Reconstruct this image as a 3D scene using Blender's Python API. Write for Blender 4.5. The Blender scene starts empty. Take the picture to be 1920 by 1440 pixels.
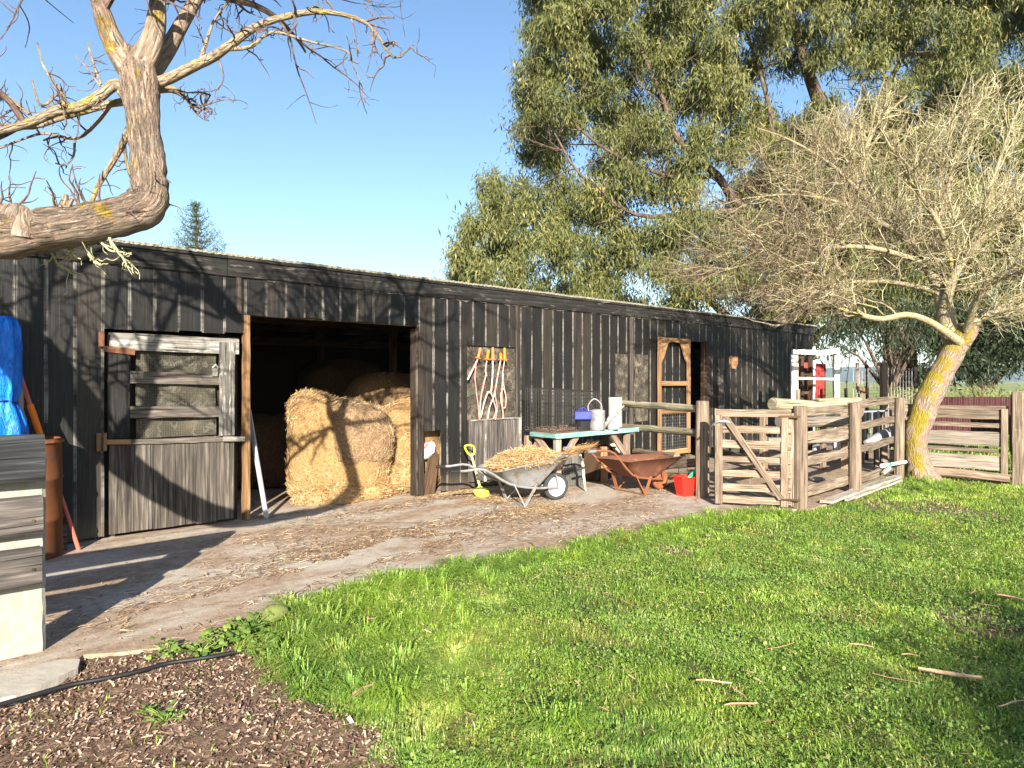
import bpy, math, random
import numpy as np
from mathutils import Vector, Matrix, noise as mnoise
random.seed(7); RNG = np.random.default_rng(11)
scene = bpy.context.scene; COL = scene.collection
R = math.radians

# ------------------------------------------------------------------ camera, sky, sun, exposure
VPX = 1420.0; F = 1280.0; CAMH = 1.6; HY = 715.0
_n = math.hypot(VPX, F); UX, UY = VPX/_n, F/_n          # wall direction seen from the camera
cam_d = bpy.data.cameras.new("camera"); cam = bpy.data.objects.new("camera", cam_d); COL.objects.link(cam)
cam_d.lens = 24; cam_d.sensor_width = 36; cam_d.clip_start = 0.05; cam_d.clip_end = 9000
cam_d.shift_y = -5/1920
cam.location = (0, 0, CAMH); cam.rotation_euler = (math.pi/2, 0, -math.atan2(UY, UX))
scene.camera = cam
SUN_EL = R(21.3); SUN_A = R(3.8)
def C2W(X, Y, z=0.0): return Vector((X*UX+Y*UY, -X*UY+Y*UX, z))      # camera-aligned metres -> barn-aligned metres
sdir = C2W(math.sin(SUN_A), -math.cos(SUN_A), 0); sdir = Vector((sdir.x*math.cos(SUN_EL), sdir.y*math.cos(SUN_EL), math.sin(SUN_EL)))
world = bpy.data.worlds.new("World"); scene.world = world; world.use_nodes = True
wn = world.node_tree; sky = wn.nodes.new("ShaderNodeTexSky"); sky.sky_type = 'NISHITA'; sky.sun_disc = False
sky.sun_elevation = SUN_EL; sky.sun_rotation = math.atan2(sdir.x, sdir.y)
sky.air_density = 1.0; sky.dust_density = 0.6; sky.ozone_density = 1.5; sky.altitude = 50
bg = wn.nodes["Background"]; bg.inputs[1].default_value = 0.07
hs = wn.nodes.new("ShaderNodeHueSaturation"); hs.inputs['Saturation'].default_value = 1.13
wn.links.new(sky.outputs[0], hs.inputs['Color']); wn.links.new(hs.outputs[0], bg.inputs[0])
sd = bpy.data.lights.new("sun", 'SUN'); sd.energy = 5.0; sd.angle = R(0.5); sd.color = (1.0, 0.93, 0.82)
so = bpy.data.objects.new("sun", sd); COL.objects.link(so); so.rotation_euler = sdir.to_track_quat('Z', 'Y').to_euler()
scene.view_settings.view_transform = 'Standard'; scene.view_settings.look = 'None'
scene.view_settings.exposure = 1.75; scene.view_settings.gamma = 1.0

# ------------------------------------------------------------------ measuring helpers
def L(px, py, d):            # photo pixel at a distance d -> world point
    return C2W((px-960)/F*d, d, CAMH-(py-HY)/F*d)
def G(px, py, z=0.0):        # photo pixel on a level at height z
    Y = F*(CAMH-z)/(py-HY); return C2W((px-960)/F*Y, Y, z)
def Wl(px, py, D=7.9):       # photo pixel on a plane parallel to the barn front -> (x, z)
    rx = (px-960)/F; t = D/(-rx*UY+UX); return (rx*t*UX+t*UY, CAMH-(py-HY)/F*t)

# ------------------------------------------------------------------ materials
def new_mat(name):
    m = bpy.data.materials.new(name); m.use_nodes = True
    nt = m.node_tree; nt.nodes.clear()
    return m, nt
class NT:
    def __init__(s, name):
        s.m, s.t = new_mat(name); s.out = s.t.nodes.new("ShaderNodeOutputMaterial")
    def n(s, typ, props=None, **inp):
        nd = s.t.nodes.new("ShaderNode"+typ)
        for k, v in (props or {}).items(): setattr(nd, k, v)
        for k, v in inp.items():
            k2 = k.replace('_', ' ')
            sock = nd.inputs[int(k[1:])] if (k[0] == 'i' and k[1:].isdigit()) else nd.inputs[k2]
            if isinstance(v, bpy.types.NodeSocket): s.t.links.new(v, sock)
            elif isinstance(v, tuple) and len(v) == 3 and sock.type == 'RGBA': sock.default_value = (*v, 1)
            else: sock.default_value = v
        return nd
    def coord(s, kind='UV', scale=(1, 1, 1)):
        tc = s.n('TexCoord'); mp = s.n('Mapping', i0=tc.outputs[kind]); mp.inputs['Scale'].default_value = scale
        return mp.outputs[0]
    def noise(s, vec, scale, detail=4, rough=.55, dist=0):
        return s.n('TexNoise', Vector=vec, Scale=scale, Detail=detail, Roughness=rough, Distortion=dist).outputs[0]
    def ramp(s, fac, stops):
        nd = s.n('ValToRGB', i0=fac); cr = nd.color_ramp
        while len(cr.elements) < len(stops): cr.elements.new(0.5)
        for e, (p, c) in zip(cr.elements, stops):
            e.position = p; e.color = (*c, 1) if isinstance(c, tuple) else (c, c, c, 1)
        return nd.outputs[0]
    def mix(s, fac, a, b, mode='MIX'):
        nd = s.n('MixRGB', {'blend_type': mode}); 
        for i, v in enumerate((fac, a, b)):
            if isinstance(v, bpy.types.NodeSocket): s.t.links.new(v, nd.inputs[i])
            elif isinstance(v, tuple): nd.inputs[i].default_value = (*v, 1)
            else: nd.inputs[i].default_value = v
        return nd.outputs[0]
    def math(s, op, a, b=0.0):
        nd = s.n('Math', {'operation': op})
        for i, v in enumerate((a, b)):
            if isinstance(v, bpy.types.NodeSocket): s.t.links.new(v, nd.inputs[i])
            else: nd.inputs[i].default_value = v
        return nd.outputs[0]
    def rnd(s): return s.n('Attribute', {'attribute_name': 'rnd'}).outputs['Fac']
    def bump(s, h, strength=.4, dist=.01):
        return s.n('Bump', Height=h, Strength=strength, Distance=dist).outputs[0]
    def bsdf(s, col, rough=.8, metal=0.0, normal=None, **kw):
        b = s.n('BsdfPrincipled', Base_Color=col, Roughness=rough, Metallic=metal, **kw)
        b.inputs['Specular IOR Level'].default_value = kw.get('spec', .3) if 'spec' in kw else .3
        if normal is not None: s.t.links.new(normal, b.inputs['Normal'])
        return b.outputs[0]
    def done(s, sh): s.t.links.new(sh, s.out.inputs[0]); return s.m

def wood(name, dark, mid, light, gs=1.0, moss=None, mossamt=.5, rough=.85, paint=None, paintamt=.5, bstr=.5):
    t = NT(name); uv = t.coord('UV', (1.3*gs, 26*gs, 1)); r = t.rnd()
    off = t.n('CombineXYZ', X=t.math('MULTIPLY', r, 37.0), Y=t.math('MULTIPLY', r, 91.0)).outputs[0]
    v = t.n('VectorMath', {'operation': 'ADD'}, i0=uv, i1=off).outputs[0]
    g = t.noise(v, 2.2, 6, .62, .6)
    c = t.ramp(g, [(.28, dark), (.5, mid), (.72, light)])
    v2 = t.n('VectorMath', {'operation': 'ADD'}, i0=t.coord('UV', (1.0, 5, 1)), i1=off).outputs[0]
    big = t.noise(v2, 1.6, 4, .6)
    c = t.mix(t.math('MULTIPLY', t.ramp(big, [(.4, 0.0), (.7, 1.0)]), .55), c, dark)
    if paint:
        pn = t.noise(v2, 3.0, 6, .7, .4)
        c = t.mix(t.ramp(pn, [(.62-.3*paintamt, 0.0), (.70-.3*paintamt, 1.0)]), c, paint)
    if moss:
        mn = t.noise(t.coord('Object'), 7.0, 5, .7)
        c = t.mix(t.ramp(mn, [(.66-.25*mossamt, 0.0), (.76-.2*mossamt, .85)]), c, moss)
    hv = t.n('HueSaturation', Value=t.math('ADD', t.math('MULTIPLY', r, .45), .56), Saturation=1.08, Color=c).outputs[0]
    crack = t.ramp(t.noise(t.n('VectorMath', {'operation': 'ADD'}, i0=t.coord('UV', (.7, 40, 1)), i1=off).outputs[0], 1.5, 2, .5), [(.33, .15), (.40, 1.0)])
    hv = t.mix(1.0, hv, crack, 'MULTIPLY')
    return t.done(t.bsdf(hv, rough, normal=t.bump(g, bstr, .006)))

def plain(name, col, rough=.5, metal=0.0, var=.12, scale=9, dirt=None, dirtamt=.4, bumps=.15, spec=.4):
    t = NT(name); o = t.coord('Object'); n = t.noise(o, scale, 5, .6)
    c = t.mix(t.math('MULTIPLY', t.ramp(n, [(.3, 0.0), (.7, 1.0)]), var*3), tuple(col), tuple(x*.72 for x in col))
    if dirt:
        d = t.noise(o, scale*.6, 6, .7, .3)
        c = t.mix(t.ramp(d, [(.66-.3*dirtamt, 0.0), (.8-.3*dirtamt, 1.0)]), c, dirt)
    return t.done(t.bsdf(c, rough, metal, t.bump(n, bumps, .01), spec=spec) if False else t.bsdf(c, rough, metal, t.bump(n, bumps, .01)))

def bark(name, dark, mid, light, lichen=None, lamt=.5, scale=1.0, lichen2=None, side=None, lscale=5.0, bstr=1.0):
    t = NT(name); o = t.coord('Object'); uv = t.coord('UV', (2.2*scale, 9*scale, 1))
    g = t.noise(uv, 3.0, 7, .7, 1.2)
    w = t.n('TexVoronoi', {'feature': 'DISTANCE_TO_EDGE'}, Vector=t.coord('UV', (3.2*scale, 13*scale, 1)), Scale=2.0).outputs[0]
    w = t.ramp(w, [(0.0, 0.0), (.25, 1.0)])
    h = t.mix(.5, g, w, 'MULTIPLY')
    c = t.ramp(h, [(.12, dark), (.30, mid), (.55, light)])
    if lichen2:
        c = t.mix(t.ramp(t.noise(o, lscale*2.3, 6, .75), [(.56, 0.0), (.64, .7)]), c, lichen2)
    if lichen:
        f = t.ramp(t.noise(o, lscale, 7, .72), [(.62-.2*lamt, 0.0), (.68-.2*lamt, 1.0)])
        if side:
            nm = t.n('NewGeometry').outputs['Normal']
            dp = t.n('VectorMath', {'operation': 'DOT_PRODUCT'}, i0=nm, i1=side).outputs['Value']
            dn = t.math('ADD', dp, t.math('MULTIPLY', t.math('SUBTRACT', t.noise(o, 6, 5, .7), .5), 1.2))
            f = t.mix(1.0, t.ramp(dn, [(.25, 0.0), (.5, 1.0)]), f, 'MULTIPLY')
        c = t.mix(f, c, lichen)
    return t.done(t.bsdf(c, .92, normal=t.bump(h, bstr, .04)))

def leafmat(name, c1, c2, c3=None, trans=.3, rough=.55):
    t = NT(name); r = t.rnd()
    st = [(0.0, c1), (.85, c2)] + ([(1.0, c3)] if c3 else [])
    c = t.ramp(r, st)
    b = t.bsdf(c, rough)
    tr = t.n('BsdfTranslucent', Color=t.mix(.5, c, c2)).outputs[0]
    return t.done(t.n('MixShader', i0=trans, i1=b, i2=tr).outputs[0])

def barnboard(name='black_boards', wear=1.0):
    t = NT(name); r = t.rnd()
    tc = t.n('TexCoord').outputs['UV']; sep = t.n('SeparateXYZ', i0=tc)
    u, v = sep.outputs[0], sep.outputs[1]
    fr = t.math('FRACT', v); e = t.math('MULTIPLY', t.math('ABSOLUTE', t.math('SUBTRACT', fr, .5)), 2.0)
    st = t.n('CombineXYZ', X=t.math('MULTIPLY', u, .9), Y=t.math('MULTIPLY', v, 9.0), Z=t.math('MULTIPLY', r, 20.0)).outputs[0]
    g = t.noise(st, 2.0, 6, .65, .3)
    st2 = t.n('CombineXYZ', X=t.math('MULTIPLY', u, .8), Y=t.math('MULTIPLY', v, 1.1), Z=t.math('MULTIPLY', r, 5.0)).outputs[0]
    big = t.noise(st2, 1.5, 5, .6)
    c = t.ramp(g, [(.28, (.0045, .0043, .0041)), (.5, (.0092, .0087, .0082)), (.75, (.028, .0235, .019))])
    # weathering: brown streaks on some boards
    wv = t.math('MULTIPLY', t.math('ADD', t.math('SUBTRACT', big, .5), t.math('MULTIPLY', t.math('SUBTRACT', r, .5), .62)), 1.0)
    c = t.mix(t.mix(1.0, t.ramp(wv, [(.03, 0.0), (.30, .75)]), t.ramp(g, [(.35, .15), (.65, 1.0)]), 'MULTIPLY'), c, (.045, .035, .026))
    # pale seams where the paint has gone
    sn = t.noise(t.n('CombineXYZ', X=t.math('MULTIPLY', u, 1.6), Y=t.math('FLOOR', t.math('ADD', v, .5)), Z=3.0).outputs[0], 2.3, 5, .7)
    sw = t.math('ADD', e, t.math('MULTIPLY', t.math('SUBTRACT', g, .5), .35))
    sf = t.math('MULTIPLY', t.ramp(sw, [(.84, 0.0), (.95, 1.0)]), t.ramp(sn, [(.42, 0.0), (.58, 1.0)]))
    c = t.mix(t.math('MULTIPLY', sf, .85), c, (.27, .245, .21))
    # low splash of dust and scuffs near the ground
    oz = t.n('SeparateXYZ', i0=t.n('NewGeometry').outputs['Position']).outputs[2]
    dz = t.math('ADD', oz, t.math('MULTIPLY', t.math('SUBTRACT', t.noise(st, 3, 5, .7), .5), .6))
    c = t.mix(t.ramp(dz, [(.02, .75), (.3, .0)]), c, (.10, .08, .055))
    sp = t.noise(t.coord('Object'), 16, 3, .6)
    c = t.mix(t.ramp(sp, [(.72, 0.0), (.76, .6)]), c, (.22, .2, .17))
    return t.done(t.bsdf(c, .55, normal=t.bump(g, .45, .006)))

M = {}
M['board'] = barnboard()
M['fascia'] = wood('weathered_black_fascia', (.009, .0087, .0083), (.024, .022, .020), (.08, .071, .06), .5, paint=(.15, .138, .12), paintamt=.12)
M['door_board'] = wood('worn_door_boards', (.03, .026, .021), (.115, .098, .08), (.33, .29, .235), .5)
M['door_white'] = wood('peeling_white_timber', (.05, .045, .04), (.24, .22, .19), (.42, .39, .34), .7, paint=(.5, .475, .43), paintamt=.3)
M['door_grey'] = wood('grey_door_rail', (.04, .035, .03), (.13, .11, .09), (.26, .22, .19), .8)
M['black_wood'] = wood('black_timber', (.006, .006, .006), (.018, .017, .016), (.05, .045, .04), .8)
M['orange_wood'] = wood('tan_timber', (.16, .085, .04), (.36, .21, .11), (.5, .33, .19), .7)
M['jamb_wood'] = wood('brown_black_jamb', (.012, .01, .009), (.045, .033, .025), (.13, .09, .065), .8)
M['raw_wood'] = wood('raw_brown_timber', (.03, .018, .01), (.10, .06, .035), (.18, .11, .065), .6)
M['fence'] = wood('weathered_fence_timber', (.07, .052, .038), (.26, .20, .145), (.46, .38, .29), .8, moss=(.30, .30, .16), mossamt=.15)
M['gate'] = wood('weathered_gate_timber', (.07, .048, .034), (.29, .215, .155), (.5, .4, .31), 1.0)
M['post'] = wood('pale_fence_post', (.09, .062, .045), (.30, .225, .165), (.48, .38, .29), .8, moss=(.3, .3, .2), mossamt=.1)
M['mossrail'] = wood('lichened_round_rail', (.10, .09, .055), (.36, .32, .22), (.54, .48, .35), .8, moss=(.30, .30, .16), mossamt=.25)
M['old_black'] = wood('tarred_old_slab', (.008, .009, .010), (.035, .037, .04), (.13, .135, .14), .5, bstr=.9)
M['old_grey'] = wood('greying_tarred_plank', (.03, .026, .024), (.11, .095, .085), (.3, .26, .225), .6)
M['white_post'] = wood('whitewashed_post', (.2, .19, .15), (.42, .40, .34), (.62, .6, .54), .5, moss=(.22, .23, .12), mossamt=.25)
M['white_post'] = plain('lichened_whitewash', (.30, .285, .25), .9, 0, .25, 16, dirt=(.24, .25, .16), dirtamt=.5, bumps=.9)
M['table_leg'] = wood('bench_legs', (.16, .10, .07), (.38, .28, .21), (.55, .44, .35), .8)
M['turq'] = wood('turquoise_paint_edge', (.12, .17, .155), (.17, .36, .32), (.3, .48, .44), .6, paint=(.27, .47, .43), paintamt=.55)
M['table_top'] = wood('stained_bench_top', (.10, .07, .05), (.24, .17, .13), (.4, .32, .26), .6)
M['white_paint'] = wood('peeling_white_paint', (.3, .27, .23), (.66, .64, .6), (.8, .78, .74), .6, paint=(.78, .77, .74), paintamt=.6)
M['bleached'] = wood('bleached_plank', (.28, .23, .18), (.6, .54, .45), (.78, .73, .65), .6)
M['slab'] = wood('dark_grey_slab', (.03, .028, .026), (.085, .08, .075), (.16, .15, .14), .8)
M['galv'] = plain('galvanised_steel', (.27, .27, .265), .6, .25, .25, 14, dirt=(.17, .125, .085), dirtamt=.5, bumps=.3)
M['alu'] = plain('aluminium_strip', (.3, .33, .37), .35, .5, .1)
M['rust'] = plain('rusty_steel', (.24, .085, .035), .85, .1, .25, 14, dirt=(.16, .07, .04), dirtamt=.5, bumps=.5)
M['rusttray'] = plain('rusted_red_tray', (.15, .06, .035), .85, .05, .2, 10, dirt=(.22, .10, .045), dirtamt=.4, bumps=.4)
M['rustdrum'] = plain('rusty_orange_drum', (.16, .056, .018), .8, .15, .25, 6, dirt=(.10, .05, .03), dirtamt=.45, bumps=.3)
M['tyre'] = plain('dusty_rubber', (.035, .035, .036), .85, 0, .1, 20, dirt=(.15, .14, .12), dirtamt=.25)
M['rimwhite'] = plain('white_wheel_rim', (.72, .71, .68), .5, 0, .1, 15, dirt=(.3, .18, .1), dirtamt=.25)
M['red'] = plain('red_plastic', (.72, .025, .015), .35, 0, .05)
M['green'] = plain('green_plastic', (.03, .5, .2), .4, 0, .05)
M['lime'] = plain('lime_yellow_plastic', (.68, .74, .05), .4, 0, .06)
M['limeblade'] = plain('lime_shovel_blade', (.48, .54, .05), .45, 0, .1, 9, dirt=(.35, .3, .1), dirtamt=.3)
M['shaft'] = plain('pale_ash_shaft', (.62, .55, .2), .5, 0, .1)
M['orange'] = plain('orange_plastic', (.85, .19, .01), .4, 0, .05)
M['orangefade'] = plain('faded_orange_plastic', (.7, .17, .06), .5, 0, .1)
M['polered'] = plain('pinkish_red_pole', (.5, .12, .08), .5, 0, .1)
M['bluebasket'] = plain('blue_plastic', (.03, .04, .42), .4, 0, .05)
M['whiteplast'] = plain('white_plastic', (.6, .6, .58), .4, 0, .05, 8, dirt=(.5, .45, .38), dirtamt=.15)
M['pink'] = plain('pink_plastic', (.6, .12, .14), .4)
M['blackp'] = plain('black_plastic', (.02, .02, .022), .4, 0, .1)
M['wire'] = plain('dark_wire', (.035, .033, .03), .6, .3, .1)
M['wirelight'] = plain('galvanised_wire', (.35, .35, .34), .5, .5, .1)
M['greyplast'] = plain('grey_plastic', (.26, .26, .27), .5, 0, .1, 6, dirt=(.4, .38, .34), dirtamt=.3)
M['redcorr'] = plain('red_corrugated_iron', (.38, .045, .035), .5, .1, .2, 4, dirt=(.2, .07, .05), dirtamt=.3)
M['darkred'] = plain('dark_red_iron', (.055, .014, .015), .6, .1, .2, 4, dirt=(.08, .04, .03), dirtamt=.3)
M['bareplate'] = plain('concrete_block', (.40, .36, .30), .9, 0, .2, 12, bumps=.6)
M['stone'] = plain('mossy_stone', (.13, .15, .04), .95, 0, .25, 16, dirt=(.32, .3, .2), dirtamt=.45, bumps=1)
M['hose'] = plain('black_hose', (.012, .012, .013), .5)
M['roof'] = plain('lichened_roof_iron', (.24, .22, .165), .8, .1, .25, 7, dirt=(.2, .19, .12), dirtamt=.5, bumps=.5)
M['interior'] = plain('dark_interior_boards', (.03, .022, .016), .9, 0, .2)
M['netting'] = None
t = NT('blue_tarpaulin'); o = t.coord('Object', (1, 1, .35)); n1 = t.noise(o, 14, 5, .6, 1.2)
M['tarp'] = t.done(t.bsdf(t.ramp(n1, [(.3, (.0, .07, .42)), (.6, (.01, .20, .78)), (.8, (.04, .36, .9))]), .32, normal=t.bump(n1, .9, .04)))
t = NT('hay'); o = t.coord('Object'); n1 = t.noise(o, 34, 6, .75); n2 = t.noise(o, 2.2, 4, .6)
c = t.ramp(n1, [(.25, (.10, .05, .017)), (.5, (.30, .18, .07)), (.75, (.5, .34, .155))])
c = t.mix(t.math('MULTIPLY', t.ramp(n2, [(.4, 0.0), (.7, 1.0)]), .35), c, (.26, .15, .07))
M['hay'] = t.done(t.bsdf(c, .85, normal=t.bump(n1, 1.0, .03)))
t = NT('hay_weathered'); o = t.coord('Object'); n1 = t.noise(o, 40, 6, .75)
M['hayold'] = t.done(t.bsdf(t.ramp(n1, [(.25, (.09, .05, .025)), (.5, (.24, .15, .08)), (.75, (.46, .33, .18))]), .9, normal=t.bump(n1, 1.0, .03)))
t = NT('straw_strands'); c = t.ramp(t.rnd(), [(0.0, (.17, .085, .028)), (.4, (.34, .205, .085)), (.8, (.52, .36, .175)), (1.0, (.66, .54, .33))])
M['straw'] = t.done(t.bsdf(c, .6))
t = NT('weathered_straw'); c = t.ramp(t.rnd(), [(0.0, (.08, .045, .028)), (.4, (.24, .15, .09)), (.75, (.46, .32, .19)), (1.0, (.66, .52, .34))])
M['litter'] = t.done(t.bsdf(c, .7))
t = NT('shade_painted_hay'); o = t.coord('Object'); n1 = t.noise(o, 30, 5, .75)
M['hayshade'] = t.done(t.bsdf(t.ramp(n1, [(.25, (.03, .018, .008)), (.5, (.085, .05, .022)), (.75, (.16, .10, .045))]), .95, normal=t.bump(n1, 1.0, .03)))  # hay coloured dark to paint the shade deep in the barn
t = NT('shade_painted_strands'); c = t.ramp(t.rnd(), [(0.0, (.03, .018, .01)), (1.0, (.16, .10, .045))]); M['strawshade'] = t.done(t.bsdf(c, .9))  # strands of the same bales, shade put into their colour
t = NT('brown_strands'); c = t.ramp(t.rnd(), [(0.0, (.10, .055, .03)), (.5, (.27, .17, .09)), (1.0, (.5, .36, .2))])
M['strawold'] = t.done(t.bsdf(c, .7))
t = NT('wood_chips'); c = t.ramp(t.rnd(), [(0.0, (.04, .022, .014)), (.3, (.16, .095, .06)), (.7, (.33, .215, .145)), (1.0, (.56, .42, .3))])
M['chips'] = t.done(t.bsdf(c, .85))
t = NT('fallen_bark'); n1 = t.noise(t.coord('UV', (3, 14, 1)), 3, 4)
M['barkstrip'] = t.done(t.bsdf(t.mix(t.rnd(), t.ramp(n1, [(.3, (.3, .13, .07)), (.7, (.52, .27, .16))]), t.ramp(n1, [(.3, (.3, .21, .12)), (.7, (.58, .44, .28))])), .7))
M['treebark'] = bark('gnarled_bark', (.06, .04, .029), (.42, .295, .21), (.6, .47, .35), (.48, .32, .05), .24, 1.3, (.36, .34, .27), lscale=6.5, bstr=1.8)
M['branchbark'] = bark('branch_bark', (.06, .042, .027), (.27, .205, .135), (.46, .38, .28), (.36, .30, .08), .35, 2.0, lscale=9)
M['twig'] = bark('twig_bark', (.03, .02, .015), (.10, .065, .05), (.2, .14, .11), scale=3.0, bstr=.3)
M['lichentwig'] = bark('lichened_twig', (.13, .12, .06), (.36, .34, .18), (.55, .53, .33), scale=3.0, bstr=.4)
_ls = C2W(-.9, -.35, .2).normalized()
M['rtrunk'] = bark('pinkish_bark', (.06, .04, .028), (.22, .15, .11), (.38, .285, .22), (.24, .185, .022), .8, 1.2, side=tuple(_ls), lscale=4)
M['rbranch'] = bark('olive_branch_bark', (.10, .08, .045), (.24, .20, .12), (.38, .33, .22), (.32, .28, .06), .3, 2.5, lscale=8, bstr=.4)
t = NT('fine_twigs'); c = t.ramp(t.rnd(), [(0.0, (.05, .032, .024)), (.3, (.15, .10, .068)), (.55, (.24, .19, .105)), (.8, (.34, .31, .16)), (1.0, (.52, .47, .30))])
M['rtwig'] = t.done(t.bsdf(c, .8))
M['eucbark'] = bark('gum_bark', (.025, .017, .012), (.07, .048, .034), (.17, .12, .085), scale=.5, bstr=.6)
M['eucleaf'] = leafmat('gum_leaves', (.05, .064, .018), (.175, .18, .055), (.32, .26, .09), .24)
M['pineleaf'] = leafmat('pine_needles', (.018, .034, .014), (.05, .085, .03), None, .1)
M['darkleaf'] = leafmat('dark_leaves', (.01, .018, .008), (.035, .05, .02), None, .12)  # for far trees, and for the gum underside with its shade painted in
M['paleleaf'] = leafmat('pale_bush_leaves', (.14, .16, .05), (.32, .34, .13), None, .3)
M['weedleaf'] = leafmat('weed_leaves', (.08, .15, .03), (.2, .30, .06), (.36, .36, .11), .35)
t = NT('grass_blades'); r = t.rnd(); p = t.n('NewGeometry').outputs['Position']
c = t.ramp(r, [(0.0, (.05, .12, .014)), (.3, (.155, .28, .03)), (.7, (.33, .46, .06)), (.93, (.52, .58, .15)), (1.0, (.64, .54, .28))])
pn = t.noise(p, .9, 4, .6); c = t.mix(t.math('MULTIPLY', t.ramp(pn, [(.42, 0.0), (.60, 1.0)]), .75), c, t.mix(.55, c, (.07, .17, .045)))
pn2 = t.noise(p, 1.7, 3, .6); c = t.mix(t.math('MULTIPLY', t.ramp(pn2, [(.55, 0.0), (.68, 1.0)]), .5), c, (.36, .33, .09))
M['grass'] = t.done(t.n('MixShader', i0=.32, i1=t.bsdf(c, .5), i2=t.n('BsdfTranslucent', Color=c).outputs[0]).outputs[0])
t = NT('ground_soil'); p = t.n('NewGeometry').outputs['Position']
near = t.ramp(t.noise(p, 2.2, 6, .65), [(.35, (.07, .075, .022)), (.5, (.13, .10, .05)), (.7, (.2, .14, .085))])
far = t.ramp(t.noise(p, .03, 5, .6), [(.35, (.13, .17, .04)), (.5, (.20, .23, .07)), (.65, (.30, .26, .12))])
dist = t.n('VectorMath', {'operation': 'LENGTH'}, i0=p).outputs['Value']
c = t.mix(t.ramp(t.math('MULTIPLY', dist, .01), [(.16, 0.0), (.35, 1.0)]), near, far)
nb = t.noise(p, 22, 6, .7); M['ground'] = t.done(t.bsdf(c, .95, normal=t.bump(nb, .8, .03)))
t = NT('mulch_soil'); p = t.n('NewGeometry').outputs['Position']; n1 = t.noise(p, 18, 7, .75)
M['mulch'] = t.done(t.bsdf(t.ramp(n1, [(.3, (.06, .035, .022)), (.5, (.18, .11, .07)), (.7, (.34, .235, .16))]), .95, normal=t.bump(n1, 1, .04)))
# old concrete with trodden dirt
t = NT('old_concrete'); p = t.n('NewGeometry').outputs['Position']
mp = t.n('Mapping', i0=p); mp.inputs['Scale'].default_value = (.55, 1.3, 1)
b1 = t.noise(mp.outputs[0], 1.0, 7, .68, .5); fine = t.noise(p, 60, 4, .7); midn = t.noise(p, 9, 6, .7)
conc = t.ramp(midn, [(.3, (.35, .295, .23)), (.6, (.47, .41, .335)), (.8, (.57, .51, .43))])
dirt = t.ramp(midn, [(.3, (.20, .13, .08)), (.55, (.34, .24, .16)), (.75, (.48, .37, .26))])
c = t.mix(t.ramp(b1, [(.43, 0.0), (.56, 1.0)]), conc, dirt)
c = t.mix(t.math('MULTIPLY', t.ramp(fine, [(.35, 1.0), (.6, 0.0)]), .35), c, (.07, .05, .04))
pale = t.noise(mp.outputs[0], 2.4, 6, .7, .5); c = t.mix(t.math('MULTIPLY', t.ramp(pale, [(.60, 0.0), (.72, 1.0)]), .6), c, (.46, .43, .38))
xx = t.n('SeparateXYZ', i0=p)
# trodden earth further along the yard
yd = t.math('ADD', xx.outputs[0], t.math('MULTIPLY', t.math('SUBTRACT', b1, .5), 3.0))
c = t.mix(t.ramp(t.math('MULTIPLY', yd, .1), [(.74, 0.0), (.9, .75)]), c, t.ramp(midn, [(.3, (.15, .10, .065)), (.6, (.29, .21, .14)), (.8, (.4, .31, .22))]))
ck = t.n('TexVoronoi', {'feature': 'DISTANCE_TO_EDGE'}, Vector=t.n('VectorMath', {'operation': 'ADD'}, i0=p, i1=t.n('VectorMath', {'operation': 'SCALE'}, i0=t.n('TexNoise', Vector=p, Scale=3.0, Detail=5.0).outputs[1], Scale=.35).outputs[0]).outputs[0], Scale=.22).outputs[0]
c = t.mix(t.ramp(ck, [(.0012, .7), (.0045, 0.0)]), c, (.07, .05, .035))
hh = t.mix(.5, midn, fine); M['drive'] = t.done(t.bsdf(c, .9, normal=t.bump(hh, .7, .012)))
t = NT('hill_forest'); p = t.n('NewGeometry').outputs['Position']
M['hill'] = t.done(t.bsdf(t.ramp(t.noise(p, .006, 6, .6), [(.35, (.03, .055, .04)), (.6, (.07, .10, .06))]), .9))
# hole-and-wire netting: grey-olive sacking seen through hexagonal wire
t = NT('netting_sacking'); uv = t.coord('Object', (1, 1, 1))
vo = t.n('TexVoronoi', {'feature': 'DISTANCE_TO_EDGE'}, Vector=uv, Scale=58.0); vo.inputs['Randomness'].default_value = .25
nn = t.noise(uv, 3, 5, .7)
base = t.ramp(nn, [(.38, (.012, .010, .007)), (.6, (.045, .038, .023)), (.78, (.10, .088, .055))])
M['netting'] = t.done(t.bsdf(t.mix(t.ramp(vo.outputs[0], [(.05, .8), (.12, 0.0)]), base, (.11, .10, .075)), .8))
t = NT('plywood_weathered'); uv = t.coord('Object'); nn = t.noise(uv, 5, 7, .8); n3 = t.noise(uv, 45, 3, .7)
c = t.ramp(nn, [(.38, (.012, .01, .008)), (.52, (.055, .045, .033)), (.68, (.2, .17, .12))])
M['ply'] = t.done(t.bsdf(t.mix(t.ramp(n3, [(.57, 0.0), (.66, .6)]), c, (.2, .18, .13)), .85, normal=t.bump(n3, .5, .01)))

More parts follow.
